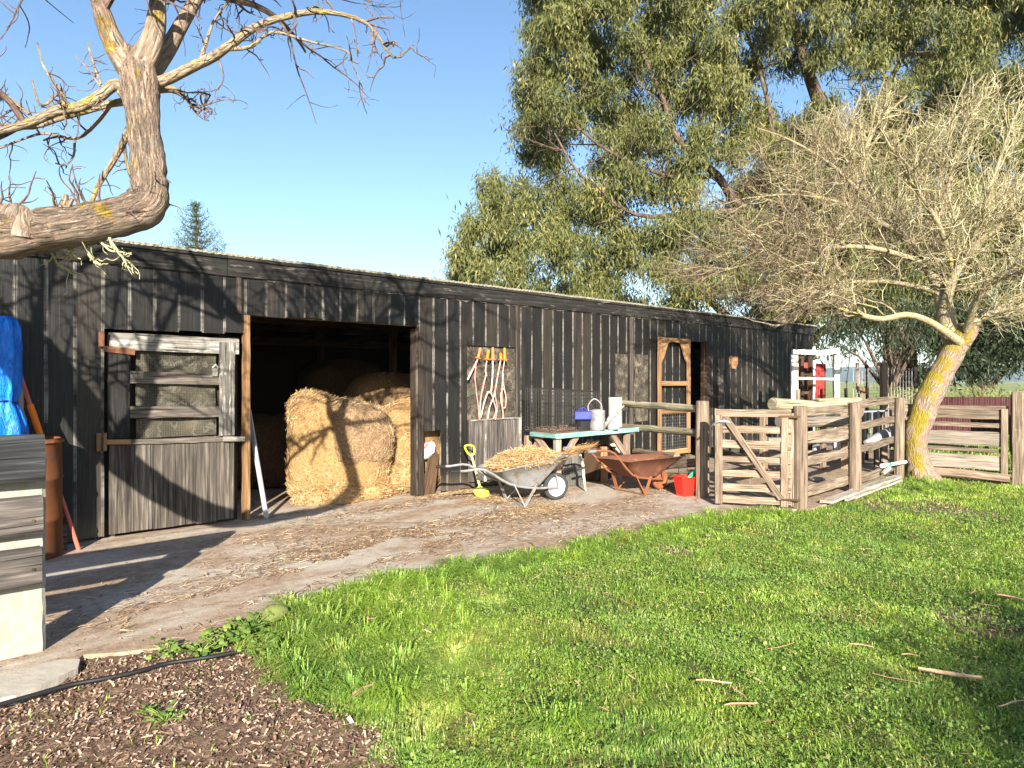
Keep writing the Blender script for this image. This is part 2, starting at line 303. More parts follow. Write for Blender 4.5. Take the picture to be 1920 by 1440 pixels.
# ------------------------------------------------------------------ mesh helpers
def A(p): return np.array(p, float)
class MB:
    """collects shapes; build() links them as one mesh object"""
    def __init__(s): s.v = []; s.f = []; s.uv = []; s.r = []; s.n = 0
    def add(s, V, Fc, UV=None, r=None):
        V = np.asarray(V, float); Fc = np.asarray(Fc, int)
        s.v.append(V); s.f.append(Fc+s.n); s.n += len(V)
        if UV is None: UV = V[Fc.reshape(-1)][:, :2]
        s.uv.append(np.asarray(UV, float).reshape(-1, 2))
        if r is None: r = random.random()
        s.r.append(np.full(len(Fc), r) if np.isscalar(r) else np.asarray(r, float))
    def beam(s, p0, p1, w, h, up=(0, 0, 1), seg=1, jit=0.0, cham=None, r=None, w1=None, h1=None, bow=None, ends=True):
        p0, p1, up = A(p0), A(p1), A(up); d = p1-p0; Ln = np.linalg.norm(d); d /= Ln
        sd_ = np.cross(d, up); sd_ /= np.linalg.norm(sd_)+1e-12; u = np.cross(sd_, d)
        w1 = w if w1 is None else w1; h1 = h if h1 is None else h1
        c = min(w, h)*.12 if cham is None else cham
        off = random.random()*5; r = random.random() if r is None else r
        rings = []; 
        for i in range(seg+1):
            t_ = i/seg; ww = (w+(w1-w)*t_)/2; hh = (h+(h1-h)*t_)/2; cc = min(c, ww*.9, hh*.9)
            cs = np.array([(-ww+cc, -hh), (ww-cc, -hh), (ww, -hh+cc), (ww, hh-cc), (ww-cc, hh), (-ww+cc, hh), (-ww, hh-cc), (-ww, -hh+cc)])
            if jit: cs = cs+RNG.normal(0, jit, cs.shape)
            ctr = p0+d*Ln*t_
            if bow is not None: ctr = ctr+A(bow)*math.sin(math.pi*t_)
            rings.append(ctr+cs[:, :1]*sd_+cs[:, 1:]*u)
        s._loft(rings, Ln, [0, w, w+c, w+h, w+h+c, 2*w+h, 2*w+h+c, 2*w+2*h, 2*w+2*h+c], off, r, ends)
    def _loft(s, rings, Ln, vs, off, r, ends=True, closed=True):
        n = len(rings[0]); m = len(rings)
        V = np.concatenate(rings); Fc = []; UV = []
        if np.isscalar(Ln): us = np.linspace(0, Ln, m)
        else: us = np.asarray(Ln)
        for i in range(m-1):
            for j in range(n if closed else n-1):
                k = (j+1) % n
                Fc.append((i*n+j, i*n+k, (i+1)*n+k, (i+1)*n+j))
                UV += [(us[i]+off, vs[j]+off), (us[i]+off, vs[j+1]+off), (us[i+1]+off, vs[j+1]+off), (us[i+1]+off, vs[j]+off)]
        s.add(V, Fc, UV, r)
        if ends and closed:
            for ring, sg in ((rings[0], 1), (rings[-1], -1)):
                c = ring.mean(0); V = np.vstack([ring, c]); n_ = len(ring)
                Fc = [(((j+1) % n_), j, n_) if sg > 0 else (j, (j+1) % n_, n_) for j in range(n_)]
                P = (ring-c); a1 = P[0]/(np.linalg.norm(P[0])+1e-9); nn_ = np.cross(P[0], P[n_//3]); a2 = np.cross(nn_/(np.linalg.norm(nn_)+1e-12), a1)
                q = np.stack([P@a1*.3+off, P@a2*.3+off], 1); q = np.vstack([q, [off, off]])
                s.add(V, Fc, q[np.array(Fc).reshape(-1)], r)
    def tube(s, pts, rad, n=8, r=None, ends=True, noise=0.0, uvs=1.0):
        P = np.asarray([tuple(p) for p in pts], float); m = len(P)
        rad = np.full(m, rad) if np.isscalar(rad) else np.asarray(rad, float)
        T = np.gradient(P, axis=0); T /= np.linalg.norm(T, axis=1)[:, None]+1e-12
        ref = A((0, 0, 1)) if abs(T[0][2]) < .8 else A((1, 0, 0))
        a = np.cross(T[0], ref); a /= np.linalg.norm(a); rings = []
        an = np.linspace(0, 2*math.pi, n, endpoint=False)
        for i in range(m):
            a = a-T[i]*(a@T[i]); a /= np.linalg.norm(a); b = np.cross(T[i], a)
            q = P[i]+np.outer(np.cos(an)*rad[i], a)+np.outer(np.sin(an)*rad[i], b)
            if noise:
                f_ = .9/max(rad[i], .02); k = np.array([mnoise.noise(Vector(x*f_))+.6*mnoise.noise(Vector(x*f_*2.7)) for x in q]); q = P[i]+(q-P[i])*(1+k[:, None]*noise*2.4)
            rings.append(q)
        us = np.concatenate([[0], np.cumsum(np.linalg.norm(np.diff(P, axis=0), axis=1))])
        pr = 2*math.pi*rad.mean()
        s._loft(rings, us, np.linspace(0, pr, n+1), random.random()*5, random.random() if r is None else r, ends)
    def lathe(s, prof, loc=(0, 0, 0), n=20, r=None, M4=None, caps=True):
        rings = []; an = np.linspace(0, 2*math.pi, n, endpoint=False); loc = A(loc)
        for (rr, z) in prof: 
            q = np.stack([np.cos(an)*rr, np.sin(an)*rr, np.full(n, z)], 1)
            if M4 is not None: q = np.array([tuple(M4 @ Vector(x)) for x in q])
            rings.append(q+loc)
        us = np.concatenate([[0], np.cumsum([math.dist(prof[i], prof[i+1]) for i in range(len(prof)-1)])])
        s._loft(rings, us, np.linspace(0, 2*math.pi*max(p[0] for p in prof), n+1), 0, .5 if r is None else r, caps)
    def grid(s, P, r=None, uv=None):
        P = np.asarray(P, float); m, n = P.shape[:2]; idx = np.arange(m*n).reshape(m, n)
        Fc = np.stack([idx[:-1, :-1], idx[:-1, 1:], idx[1:, 1:], idx[1:, :-1]], -1).reshape(-1, 4)
        s.add(P.reshape(-1, 3), Fc, None if uv is None else uv.reshape(-1, 2)[Fc.reshape(-1)], r)
    def prism(s, poly, p0, ax, ay, th, r=None):
        """outline poly (x,y) in the plane p0 + x*ax + y*ay, thickness th along the normal"""
        p0, ax, ay = A(p0), A(ax), A(ay); nz = np.cross(ax, ay); nz /= np.linalg.norm(nz)
        q = np.array([p0+x*ax+y*ay for x, y in poly]); n = len(q); rr = random.random() if r is None else r
        V = np.vstack([q, q+nz*th]); uvp = np.array(poly, float)
        Fs = [list(range(n))[::-1], list(range(n, 2*n))]
        for fl in Fs: s.add(V, [fl], uvp[[i % n for i in fl]], rr)
        Fc = [(i, (i+1) % n, n+(i+1) % n, n+i) for i in range(n)]
        s.add(V, Fc, None, rr)
    def box(s, c, sz, rot=0.0, r=None, cham=None, seg=1, jit=0):
        c = A(c); dx = A((math.cos(rot), math.sin(rot), 0))*sz[0]/2
        s.beam(c-dx, c+dx, sz[1], sz[2], r=r, cham=cham, seg=seg, jit=jit)
    def strands(s, P, D, ln, wd, r, up=None):
        """flat ribbons: centres P, directions D, lengths, widths, random value per face"""
        N = len(P); D = D/np.linalg.norm(D, axis=1)[:, None]
        q = RNG.normal(size=(N, 3)) if up is None else np.tile(A(up), (N, 1))+RNG.normal(0, .25, (N, 3))
        sd_ = np.cross(D, q); sd_ /= np.linalg.norm(sd_, axis=1)[:, None]+1e-9
        ln = np.broadcast_to(ln, N)[:, None]/2; wd = np.broadcast_to(wd, N)[:, None]/2
        V = np.stack([P-D*ln-sd_*wd, P-D*ln+sd_*wd, P+D*ln+sd_*wd*.6, P+D*ln-sd_*wd*.6], 1).reshape(-1, 3)
        Fc = np.arange(N*4).reshape(N, 4); uv = np.tile(np.array([(0, 0), (0, .02), (.1, .02), (.1, 0)]), (N, 1))
        s.add(V, Fc, uv, r)
    def tubes(s, Pl, Rd, n=3, r=None):
        """many polylines at once: Pl (N,K,3), Rd (N,K)"""
        N, K = Pl.shape[:2]; T = np.gradient(Pl, axis=1); T /= np.linalg.norm(T, axis=2)[..., None]+1e-9
        ref = np.array([.31, .52, .8]); a = np.cross(T, ref); a /= np.linalg.norm(a, axis=2)[..., None]+1e-9; b = np.cross(T, a)
        an = np.linspace(0, 2*math.pi, n, endpoint=False)
        V = Pl[:, :, None]+Rd[:, :, None, None]*(np.cos(an)[None, None, :, None]*a[:, :, None]+np.sin(an)[None, None, :, None]*b[:, :, None])
        idx = np.arange(N*K*n).reshape(N, K, n); nx = np.roll(idx, -1, 2)
        Fc = np.stack([idx[:, :-1], nx[:, :-1], nx[:, 1:], idx[:, 1:]], -1).reshape(-1, 4)
        uv = np.tile(np.array([(0, 0), (0, .03), (.1, .03), (.1, 0)]), (len(Fc), 1))
        rr = RNG.random(N) if r is None else r
        s.add(V.reshape(-1, 3), Fc, uv, np.repeat(rr, (K-1)*n))
    def build(s, name, mat, parent=None, smooth=False, base=None):
        V = np.concatenate(s.v); tot = sum(len(f) for f in s.f)
        off = A(parent_loc(parent)) if parent is not None else (A(base) if base is not None else A((0, 0, 0)))
        V = V-off
        me = bpy.data.meshes.new(name); me.vertices.add(len(V)); me.vertices.foreach_set('co', V.astype('f4').ravel())
        sizes = np.concatenate([np.full(len(f), f.shape[1]) for f in s.f]); starts = np.concatenate([[0], np.cumsum(sizes)[:-1]])
        lv = np.concatenate([f.ravel() for f in s.f])
        me.loops.add(len(lv)); me.loops.foreach_set('vertex_index', lv.astype('i4'))
        me.polygons.add(tot); me.polygons.foreach_set('loop_start', starts.astype('i4')); me.polygons.foreach_set('loop_total', sizes.astype('i4'))
        me.update(calc_edges=True)
        ul = me.uv_layers.new(name='UVMap'); ul.data.foreach_set('uv', np.concatenate(s.uv).astype('f4').ravel())
        at = me.attributes.new('rnd', 'FLOAT', 'FACE'); at.data.foreach_set('value', np.concatenate(s.r).astype('f4'))
        me.polygons.foreach_set('use_smooth', np.full(tot, bool(smooth)))
        me.materials.append(mat); me.validate()
        o = bpy.data.objects.new(name, me); COL.objects.link(o)
        if parent is not None: o.parent = parent
        elif base is not None: o.location = tuple(off)
        return o
def parent_loc(p):
    v = Vector((0, 0, 0))
    while p is not None: v = v+p.location; p = p.parent
    return tuple(v)
def tag(o, label=None, cat=None, group=None, kind=None):
    if label: o['label'] = label
    if cat: o['category'] = cat
    if group: o['group'] = group
    if kind: o['kind'] = kind
    return o
def thing(name, label, cat, loc=(0, 0, 0), group=None):
    o = bpy.data.objects.new(name, None); COL.objects.link(o); o.location = tuple(loc); o.empty_display_size = .1
    return tag(o, label, cat, group)
def copy_tree(o, parent=None):
    c = o.copy(); COL.objects.link(c); c.parent = parent
    for ch in list(o.children): copy_tree(ch, c)
    return c
def lerp(a, b, t): return A(a)+(A(b)-A(a))*t
def smoothline(pts, k=4):
    """Catmull-Rom through points given as rows of any width"""
    P = np.asarray(pts, float); out = []
    E_ = np.vstack([2*P[0]-P[1], P, 2*P[-1]-P[-2]])
    for i in range(1, len(E_)-2):
        for j in range(k):
            t = j/k; a, b, c, d = E_[i-1:i+3]
            out.append(.5*((2*b)+(-a+c)*t+(2*a-5*b+4*c-d)*t*t+(-a+3*b-3*c+d)*t**3))
    out.append(P[-1]); return np.array(out)
def inpoly(x, y, poly):
    c = np.zeros(len(x), bool); n = len(poly)
    for i in range(n):
        x0, y0 = poly[i]; x1, y1 = poly[(i+1) % n]
        m = ((y0 > y) != (y1 > y)) & (x < (x1-x0)*(y-y0)/((y1-y0) if y1 != y0 else 1e-9)+x0); c ^= m
    return c
def vnoise(x, y, s=1.0, seed=0):
    """cheap smooth noise in 0..1"""
    o = np.zeros(len(x)); a = 1.0; tot = 0
    rg = np.random.default_rng(seed)
    for k in range(4):
        for _ in range(3):
            d = rg.random()*6.28; ph = rg.random()*6.28; f_ = s*(1.9**k)*(.7+.6*rg.random())
            o += a*np.sin((x*math.cos(d)+y*math.sin(d))*f_*2.2+ph+1.3*np.sin(y*f_+ph)); tot += a
        a *= .55
    return .5+.5*o/tot*1.8
# ================================================================== THE SETTING
D = 7.9
near_px = [(-260, 1345), (0, 1300), (60, 1275), (148, 1236), (152, 1228), (220, 1224), (300, 1212), (360, 1204), (400, 1190), (470, 1162), (540, 1132), (600, 1122), (640, 1108), (700, 1090),
           (760, 1078), (830, 1055), (880, 1060), (930, 1046), (1000, 1036), (1060, 1030), (1100, 1014), (1200, 996), (1250, 984), (1300, 970), (1400, 960), (1470, 955)]
near_w = [G(*p) for p in near_px]
edge = []
for a_, b_ in zip(near_w[:-1], near_w[1:]):
    k = max(1, int((b_-a_).length/.12))
    for j in range(k):
        q = a_+(b_-a_)*(j/k); edge.append((q.x+RNG.normal(0, .012), q.y+RNG.normal(0, .012)))
edge.append(tuple(near_w[-1][:2]))
drive_poly = edge+[(8.5, 3.86), (10.2, 3.9), (12.5, 4.1), (14.5, 4.6), (17, 5.6), (19.5, 7.5), (19.5, 14.2), (-9, 14.2), (-9, edge[0][1]-1.5)]
mulch_px = [(-1400, 1400), (-260, 1300), (0, 1258), (150, 1200), (300, 1188), (400, 1168), (440, 1168), (500, 1230), (560, 1290), (620, 1325), (690, 1352), (740, 1400), (760, 1600), (700, 2600), (-2500, 2600)]
mulch_poly = [tuple(G(*p)[:2]) for p in mulch_px]

mb = MB(); xs = np.array([-5100, -1500, -400, -120, -40, -15, 0, 15, 40, 120, 400, 1500, 5100.])
X_, Y_ = np.meshgrid(xs, xs); Z_ = np.full_like(X_, -.045)
mb.grid(np.stack([X_, Y_, Z_], -1)[:, :, :], .5); tag(mb.build('ground', M['ground']), kind='structure')
mb = MB(); p2 = [(x, y) for x, y in drive_poly]
mb.prism(p2, (0, 0, -.07), (1, 0, 0), (0, 1, 0), .07, .5); tag(mb.build('driveway', M['drive']), kind='structure')
# mulch bed: a bumpy sheet
mx = np.arange(-3.2, 3.4, .05); my = np.arange(-.4, 4.4, .05)
mpts = np.array(mulch_poly); gx, gy = np.meshgrid(np.arange(mpts[:, 0].min()-.1, 3.6, .05), np.arange(max(-3.0, mpts[:, 1].min()), mpts[:, 1].max()+.1, .05))
ins = inpoly(gx.ravel(), gy.ravel(), mulch_poly).reshape(gx.shape)
gz = -.035+.05*(vnoise(gx.ravel(), gy.ravel(), 1.5, 3).reshape(gx.shape)-.4)+RNG.normal(0, .006, gx.shape); gz = np.where(ins, np.clip(gz, -.04, -.008), -.08)
mb = MB(); mb.grid(np.stack([gx, gy, gz], -1), .5); tag(mb.build('mulch_bed', M['mulch'], smooth=True), kind='structure')
# hills on the skyline
mb = MB()
for k, (dd, hh, sd0) in enumerate([(2600, 52, 1), (3900, 95, 5)]):
    an = np.linspace(-1.5, 2.6, 160)
    r0 = vnoise(an*6, an*0, 1.0, sd0); prof = hh*(.55+.6*r0)
    rows = []
    for f_, zz in ((.86, -1.0), (.95, .55), (1.0, 1.0), (1.08, .6)):
        rows.append(np.stack([np.cos(an)*dd*f_, np.sin(an)*dd*f_, np.maximum(prof*zz, -4)], -1))
    mb.grid(np.array(rows), .5)
tag(mb.build('hills', M['hill'], smooth=True), kind='structure')

# ------------------------------------------------------------------ grass, straw litter, chips
def campts(n, y0, y1, side=.92, x0=None, x1=None):
    Y = np.sqrt(RNG.random(n)*(y1*y1-y0*y0)+y0*y0); Xc = (RNG.random(n)*2-1)*side*Y
    return Xc*UX+Y*UY, -Xc*UY+Y*UX, Y, Xc
def camarea(y0, y1, side=.92): return side*(y1*y1-y0*y0)
ew = np.array([tuple(p[:2]) for p in near_w]); ewd = []
for a_, b_ in zip(ew[:-1], ew[1:]):
    for j in range(8): ewd.append(a_+(b_-a_)*j/8)
ewd = np.array(ewd)
def edgedist(x, y):
    out = np.full(len(x), 99.)
    for q in ewd[60:]: out = np.minimum(out, (x-q[0])**2+(y-q[1])**2)
    return np.sqrt(out)
bare = [(1730, 945, .40), (1800, 960, .3), (1830, 895, .5), (1270, 1026, .14), (1850, 1160, .2)]
bare_w = [(*G(a_, b_)[:2], c_) for a_, b_, c_ in bare]
def blades(zone, dens, ln, wd, side=.92):
    n = int(camarea(*zone, side)*dens); x, y, Y, Xc = campts(n, *zone, side)
    ok = ~inpoly(x, y, drive_poly) & ~((y > 7.6) & (x < 18))
    im = inpoly(x+.16*(vnoise(x, y, 6.0, 91)-.2), y+.10*(vnoise(x, y, 7.0, 92)-.3), mulch_poly); ok &= ~(im & (RNG.random(n) > .012))
    nb_ = vnoise(x, y, 2.0, 9)
    for bx, by, br in bare_w:
        dd = np.hypot(x-bx, (y-by)); ok &= ~((dd < br*(.9+1.1*nb_)) & (RNG.random(n) > .22))
    x, y, Y, Xc = x[ok], y[ok], Y[ok], Xc[ok]; n = len(x)
    ed = edgedist(x, y); lush = np.exp(-(ed/.30)**1.3)
    g0 = G(680, 1200); lush2 = np.exp(-(((x-g0.x)**2+(y-g0.y)**2)/.8))
    cl = vnoise(x, y, 3.2, 4); t0 = G(1760, 885); lush3 = 1.6*np.exp(-(((x-t0.x)**2+(y-t0.y)**2)/.16))
    H = ln*(.55+.9*cl)*(.6+.8*RNG.random(n))*(1+1.0*lush+1.0*lush2*cl+lush3)
    az = RNG.random(n)*6.283+0; flow = vnoise(x, y, 1.4, 6)*9; az = np.where(RNG.random(n) < .5, az, flow)
    lean = H*(.35+1.2*RNG.random(n)); dx, dy = np.cos(az), np.sin(az)
    w = wd*(.6+.8*RNG.random(n))*(1+.4*lush2); z0 = np.full(n, -.045)
    B = np.stack([x, y, z0], 1); dv = np.stack([dx, dy, 0*dx], 1); pv = np.stack([-dy, dx, 0*dx], 1)*w[:, None]/2
    m1 = B+dv*(lean*.35)[:, None]+np.array([0, 0, 1])*(H*.62)[:, None]
    tp = B+dv*lean[:, None]+np.array([0, 0, 1])*(H*(.95-.3*(lean/H-.35)))[:, None]
    V = np.stack([B-pv, B+pv, m1+pv*.85, m1-pv*.85, tp+pv*.12, tp-pv*.12], 1).reshape(-1, 3)
    i0 = np.arange(n)*6; Fc = np.stack([np.stack([i0, i0+1, i0+2, i0+3], 1), np.stack([i0+3, i0+2, i0+4, i0+5], 1)], 1).reshape(-1, 4)
    th_ = vnoise(x, y, 2.6, 51); r = np.clip(RNG.normal(.5+.18*(cl-.5), .22, n)+.05*lush2, 0, .97); r = np.where(RNG.random(n) < .03+.35*np.clip(th_-.62, 0, 1), .99, r)
    return V, Fc, np.repeat(r, 2)
mb = MB()
for z_, dn, ln, wd in [((2.2, 4.6), 9500, .036, .0045), ((4.6, 7.0), 5600, .040, .0055), ((7.0, 12.5), 2800, .045, .008), ((12.5, 24), 320, .11, .02)]:
    V, Fc, r = blades(z_, dn, ln, wd); mb.add(V, Fc, np.zeros((len(Fc)*4, 2)), r)
# longer tufts along the concrete edge and out in the sward
tp_ = []
for _ in range(170):
    q = ewd[RNG.integers(76, len(ewd)-2)]; tp_.append((q[0]+RNG.normal(.12, .1), q[1]+RNG.normal(-.12, .1), RNG.uniform(.08, .15)))
for px_, py_, s_ in [(560, 1190, .2), (640, 1230, .22), (700, 1200, .2), (760, 1250, .22), (820, 1100, .2), (620, 1160, .22), (520, 1230, .16), (690, 1290, .2), (820, 1240, .16), (745, 1300, .22), (850, 1300, .15), (560, 1260, .2), (600, 1290, .15), (900, 1080, .18), (1180, 1010, .16), (1270, 1000, .15),
                     (1040, 1360, .18), (1080, 1340, .15), (860, 1150, .15), (760, 1150, .18), (950, 1060, .18), (1700, 900, .2), (1740, 905, .25), (1780, 900, .22), (1690, 880, .22), (1770, 915, .2), (1720, 915, .2)]:
    for _ in range(3): q = G(px_+RNG.normal(0, 14), py_+RNG.normal(0, 8)); tp_.append((q.x, q.y, s_*.75))
for x0, y0, h0 in tp_:
    n = 46; az = RNG.random(n)*6.283; rr = np.abs(RNG.normal(0, .035, n)); H = h0*(.5+.7*RNG.random(n)); lean = H*(.6+1.3*RNG.random(n)); w = .006*(.6+.8*RNG.random(n))
    dv = np.stack([np.cos(az), np.sin(az), 0*az], 1); B = np.array([x0, y0, -.04])+dv*rr[:, None]; pv = np.stack([-dv[:, 1], dv[:, 0], 0*az], 1)*w[:, None]/2; up = np.array([0, 0, 1.])
    m1 = B+dv*(lean*.35)[:, None]+up*(H*.66)[:, None]; tpv = B+dv*(lean*1.05)[:, None]+up*(H*.5)[:, None]
    V = np.stack([B-pv, B+pv, m1+pv*.85, m1-pv*.85, tpv+pv*.12, tpv-pv*.12], 1).reshape(-1, 3); i0 = np.arange(n)*6
    Fc = np.stack([np.stack([i0, i0+1, i0+2, i0+3], 1), np.stack([i0+3, i0+2, i0+4, i0+5], 1)], 1).reshape(-1, 4)
    mb.add(V, Fc, np.zeros((len(Fc)*4, 2)), np.repeat(np.clip(RNG.normal(.5, .16, n), 0, .95), 2))
tag(mb.build('grass', M['grass']), 'short bright green grass of the lawn beside the driveway', 'grass', kind='stuff')
# clover-like broad leaves in the sward
mb = MB(); x, y, Y, Xc = campts(120000, 2.3, 8.5); ok = ~inpoly(x, y, drive_poly) & ~inpoly(x, y, mulch_poly) & (vnoise(x, y, 1.8, 21) > .36); x, y = x[ok], y[ok]; n = len(x)
a_ = RNG.random(n)*6.283; s_ = .0045+.007*RNG.random(n)**2; nrm = np.stack([RNG.normal(0, .7, n), RNG.normal(-.3, .7, n), np.ones(n)], 1); nrm /= np.linalg.norm(nrm, axis=1)[:, None]
t1 = np.cross(nrm, np.stack([np.cos(a_), np.sin(a_), 0*a_], 1)); t2 = np.cross(nrm, t1); P = np.stack([x, y, .0+.035*RNG.random(n)-.022], 1)
an = np.linspace(0, 2*math.pi, 6, endpoint=False); V = P[:, None]+s_[:, None, None]*(np.cos(an)[None, :, None]*t1[:, None]+np.sin(an)[None, :, None]*t2[:, None])
mb.add(V.reshape(-1, 3), np.arange(n*6).reshape(n, 6), np.zeros((n*6, 2)), np.clip(RNG.normal(.5, .25, n), 0, 1))
tag(mb.build('clover', M['weedleaf']), 'low clover leaves spread through the lawn', 'clover', kind='stuff')

def litter(spots, zoff=.004):
    Ps, Ds = [], []
    for px_, py_, sx, sy, n in spots:
        c_ = G(px_, py_); q = np.stack([RNG.normal(0, sx, n), RNG.normal(0, sy, n)], 1)
        x = c_.x+q[:, 0]*.82+q[:, 1]*-.4*0; y = c_.y+q[:, 1]
        a_ = RNG.normal(.15, .8, n); Ps.append(np.stack([x, y, zoff+.012*RNG.random(n)], 1)); Ds.append(np.stack([np.cos(a_), np.sin(a_), RNG.normal(0, .12, n)], 1))
    P = np.concatenate(Ps); Dd = np.concatenate(Ds); ok = inpoly(P[:, 0], P[:, 1], drive_poly) & (P[:, 1] < 7.95)
    return P[ok], Dd[ok]
spots = [(600, 1040, .5, .28, 2600), (700, 1030, .5, .25, 4200), (790, 1005, .5, .28, 3500), (560, 1080, .4, .2, 1500), (900, 975, .6, .25, 2400), (960, 935, .35, .22, 3800), (900, 925, .35, .12, 2400),
         (1030, 960, .5, .2, 1900), (850, 930, .35, .1, 1500), (720, 955, .7, .12, 1100), (1100, 985, .8, .3, 1600), (1240, 915, .35, .2, 1100), (420, 1120, .5, .3, 900), (330, 1150, .4, .2, 600), (1150, 940, .6, .35, 1400), (1050, 900, .5, .15, 700),
         (560, 960, .5, .1, 900), (1350, 930, .5, .3, 700), (500, 1010, .6, .3, 700), (250, 1120, .5, .4, 400), (650, 985, .9, .4, 900), (1400, 890, 1.0, .8, 700), (830, 985, 1.6, .9, 2400)]
P, Dd = litter(spots); k_ = (RNG.random(len(P)) < .75) & (vnoise(P[:, 0], P[:, 1], 2.2, 77) > .36+.0*P[:, 0]); P, Dd = P[k_], Dd[k_]; n = len(P); mb = MB(); mb.strands(P, Dd, RNG.uniform(.02, .11, n), RNG.uniform(.003, .009, n), RNG.random(n), up=(0, 0, 1))
tag(mb.build('straw_litter', M['litter']), 'loose straw and bark bits scattered on the driveway', 'straw', kind='stuff')
P, Dd = litter([(950, 930, .40, .16, 2600), (890, 920, .4, .1, 1500), (1020, 955, .3, .12, 900), (830, 928, .3, .06, 700), (620, 950, .7, .06, 1500)])
n = len(P); mb = MB(); mb.strands(P, Dd, RNG.uniform(.03, .1, n), RNG.uniform(.003, .007, n), .45+.55*RNG.random(n), up=(0, 0, 1))
tag(mb.build('spilled_straw', M['straw']), 'pale fresh straw spilled round the metal wheelbarrow', 'straw', kind='stuff')
# pebbles and dead leaf flecks
mb = MB(); x, y, Y, Xc = campts(2600, 3.2, 11); ok = inpoly(x, y, drive_poly) & (y < 7.8); x, y = x[ok], y[ok]; n = len(x)
mb.strands(np.stack([x, y, np.full(n, .006)], 1), np.stack([np.cos(x*99), np.sin(x*99), 0*x], 1), RNG.uniform(.012, .04, n), RNG.uniform(.008, .018, n), RNG.random(n), up=(0, 0, 1))
tag(mb.build('leaf_litter', M['chips']), 'small dead leaves and chips strewn over the driveway', 'leaf litter', kind='stuff')
# brown trodden litter where the grass is worn away
mb = MB(); Ps = []
for bx, by, br in bare_w: k_ = int(900*br); Ps.append(np.stack([RNG.normal(bx, br*.75, k_), RNG.normal(by, br*.75, k_), RNG.uniform(-.035, -.012, k_)], 1))
P = np.concatenate(Ps); n = len(P); mb.strands(P, RNG.normal(size=(n, 3))*np.array([1, 1, .15]), RNG.uniform(.015, .06, n), RNG.uniform(.005, .014, n), RNG.random(n), up=(0, 0, 1))
tag(mb.build('worn_patch_litter', M['chips']), 'brown leaf litter on the worn patches of lawn', 'leaf litter', kind='stuff')
# wood chips in the mulch
mb = MB(); x, y, Y, Xc = campts(95000, 2.2, 5.0, .95); ok = inpoly(x, y, mulch_poly); x, y = x[ok], y[ok]; n = len(x)
Dd = RNG.normal(size=(n, 3))*np.array([1, 1, .35]); zz = -.035+.05*(vnoise(x, y, 1.5, 3)-.4); zz = np.clip(zz, -.04, -.008)+.012*RNG.random(n); k2 = ~inpoly(x, y, drive_poly); x, y, zz, Dd = x[k2], y[k2], zz[k2], Dd[k2]; n = len(x)
mb.strands(np.stack([x, y, zz], 1), Dd, RNG.uniform(.008, .02, n)*(1+2.6*RNG.random(n)**4), RNG.uniform(.003, .012, n)*(1+1.2*RNG.random(n)**5), RNG.random(n)**1.2, up=(0, 0, 1))
tag(mb.build('bark_chips', M['chips']), 'brown bark chips covering the mulch bed', 'mulch', kind='stuff')

# ================================================================== THE BARN
barn = thing('barn', 'long low black weatherboard barn with a flat roof', 'barn', (5.8, D, 0))
X0, X1, TOP = -5.65, 17.59, 2.86
hx0, _ = Wl(876, 700); hx1, _ = Wl(968, 700)
OPEN = [(1.56, 2.98, 0, 2.14), (2.98, 5.36, 0, 2.37), (5.45, 5.76, 0, .90), (hx0, hx1, 1.02, 2.13), (11.98, 12.56, 0, 2.42)]
mb = MB(); k = -27; 
while True:
    a_ = .83+.24*k; b_ = a_+.24
    if a_ >= X1: break
    cuts = sorted({a_, b_} | {v for o_ in OPEN for v in o_[:2] if a_+.01 < v < b_-.01})
    rr = random.random(); yj = random.uniform(-.004, .004); dip = random.uniform(-.01, .015)
    for c0, c1 in zip(cuts[:-1], cuts[1:]):
        zs = [(0.015+random.random()*.02, TOP)]
        for o_ in OPEN:
            if o_[0]-.005 <= c0 and c1 <= o_[1]+.005:
                nz = []
                for z0, z1 in zs:
                    if o_[2] > z0+.03: nz.append((z0, min(z1, o_[2])))
                    if o_[3] < z1-.03: nz.append((max(z0, o_[3]+(dip if o_[1] < 6 else 0)), z1))
                zs = nz
        g_ = .0028
        for z0, z1 in zs:
            xa, xb = c0+(g_ if c0 == a_ else 0), c1-(g_ if c1 == b_ else 0)
            y0 = D+yj; y1 = y0+.024
            V = [(xa, y0, z0), (xb, y0, z0), (xb, y0, z1), (xa, y0, z1), (xa, y1, z0), (xb, y1, z0), (xb, y1, z1), (xa, y1, z1)]
            Fc = [(0, 1, 2, 3), (5, 4, 7, 6), (4, 0, 3, 7), (1, 5, 6, 2), (3, 2, 6, 7), (4, 5, 1, 0)]
            va, vb = k+.003+(xa-a_)/.2405, k+.003+(xb-a_)/.2405
            uv = [(z0, va), (z0, vb), (z1, vb), (z1, va)]+[(z0, k+.97), (z0, k+.975), (z1, k+.975), (z1, k+.97)]*5
            mb.add(V, Fc, uv, rr)
    k += 1
mb.build('wall', M['board'], barn)
mb = MB(); js = [X0, -.8, 2.77, 6.3, 9.9, 13.4, X1+.02]
for a_, b_ in zip(js[:-1], js[1:]): mb.beam((a_+.004, D-.018, 2.90), (b_-.004, D-.018, 2.90), .03, .215, seg=14, jit=.0016)
for a_, b_ in zip(js[:-1], js[1:]): mb.beam((a_, D-.03, 3.00), (b_, D-.03, 3.00), .05, .035, seg=14, jit=.0016)
mb.build('fascia', M['fascia'], barn)
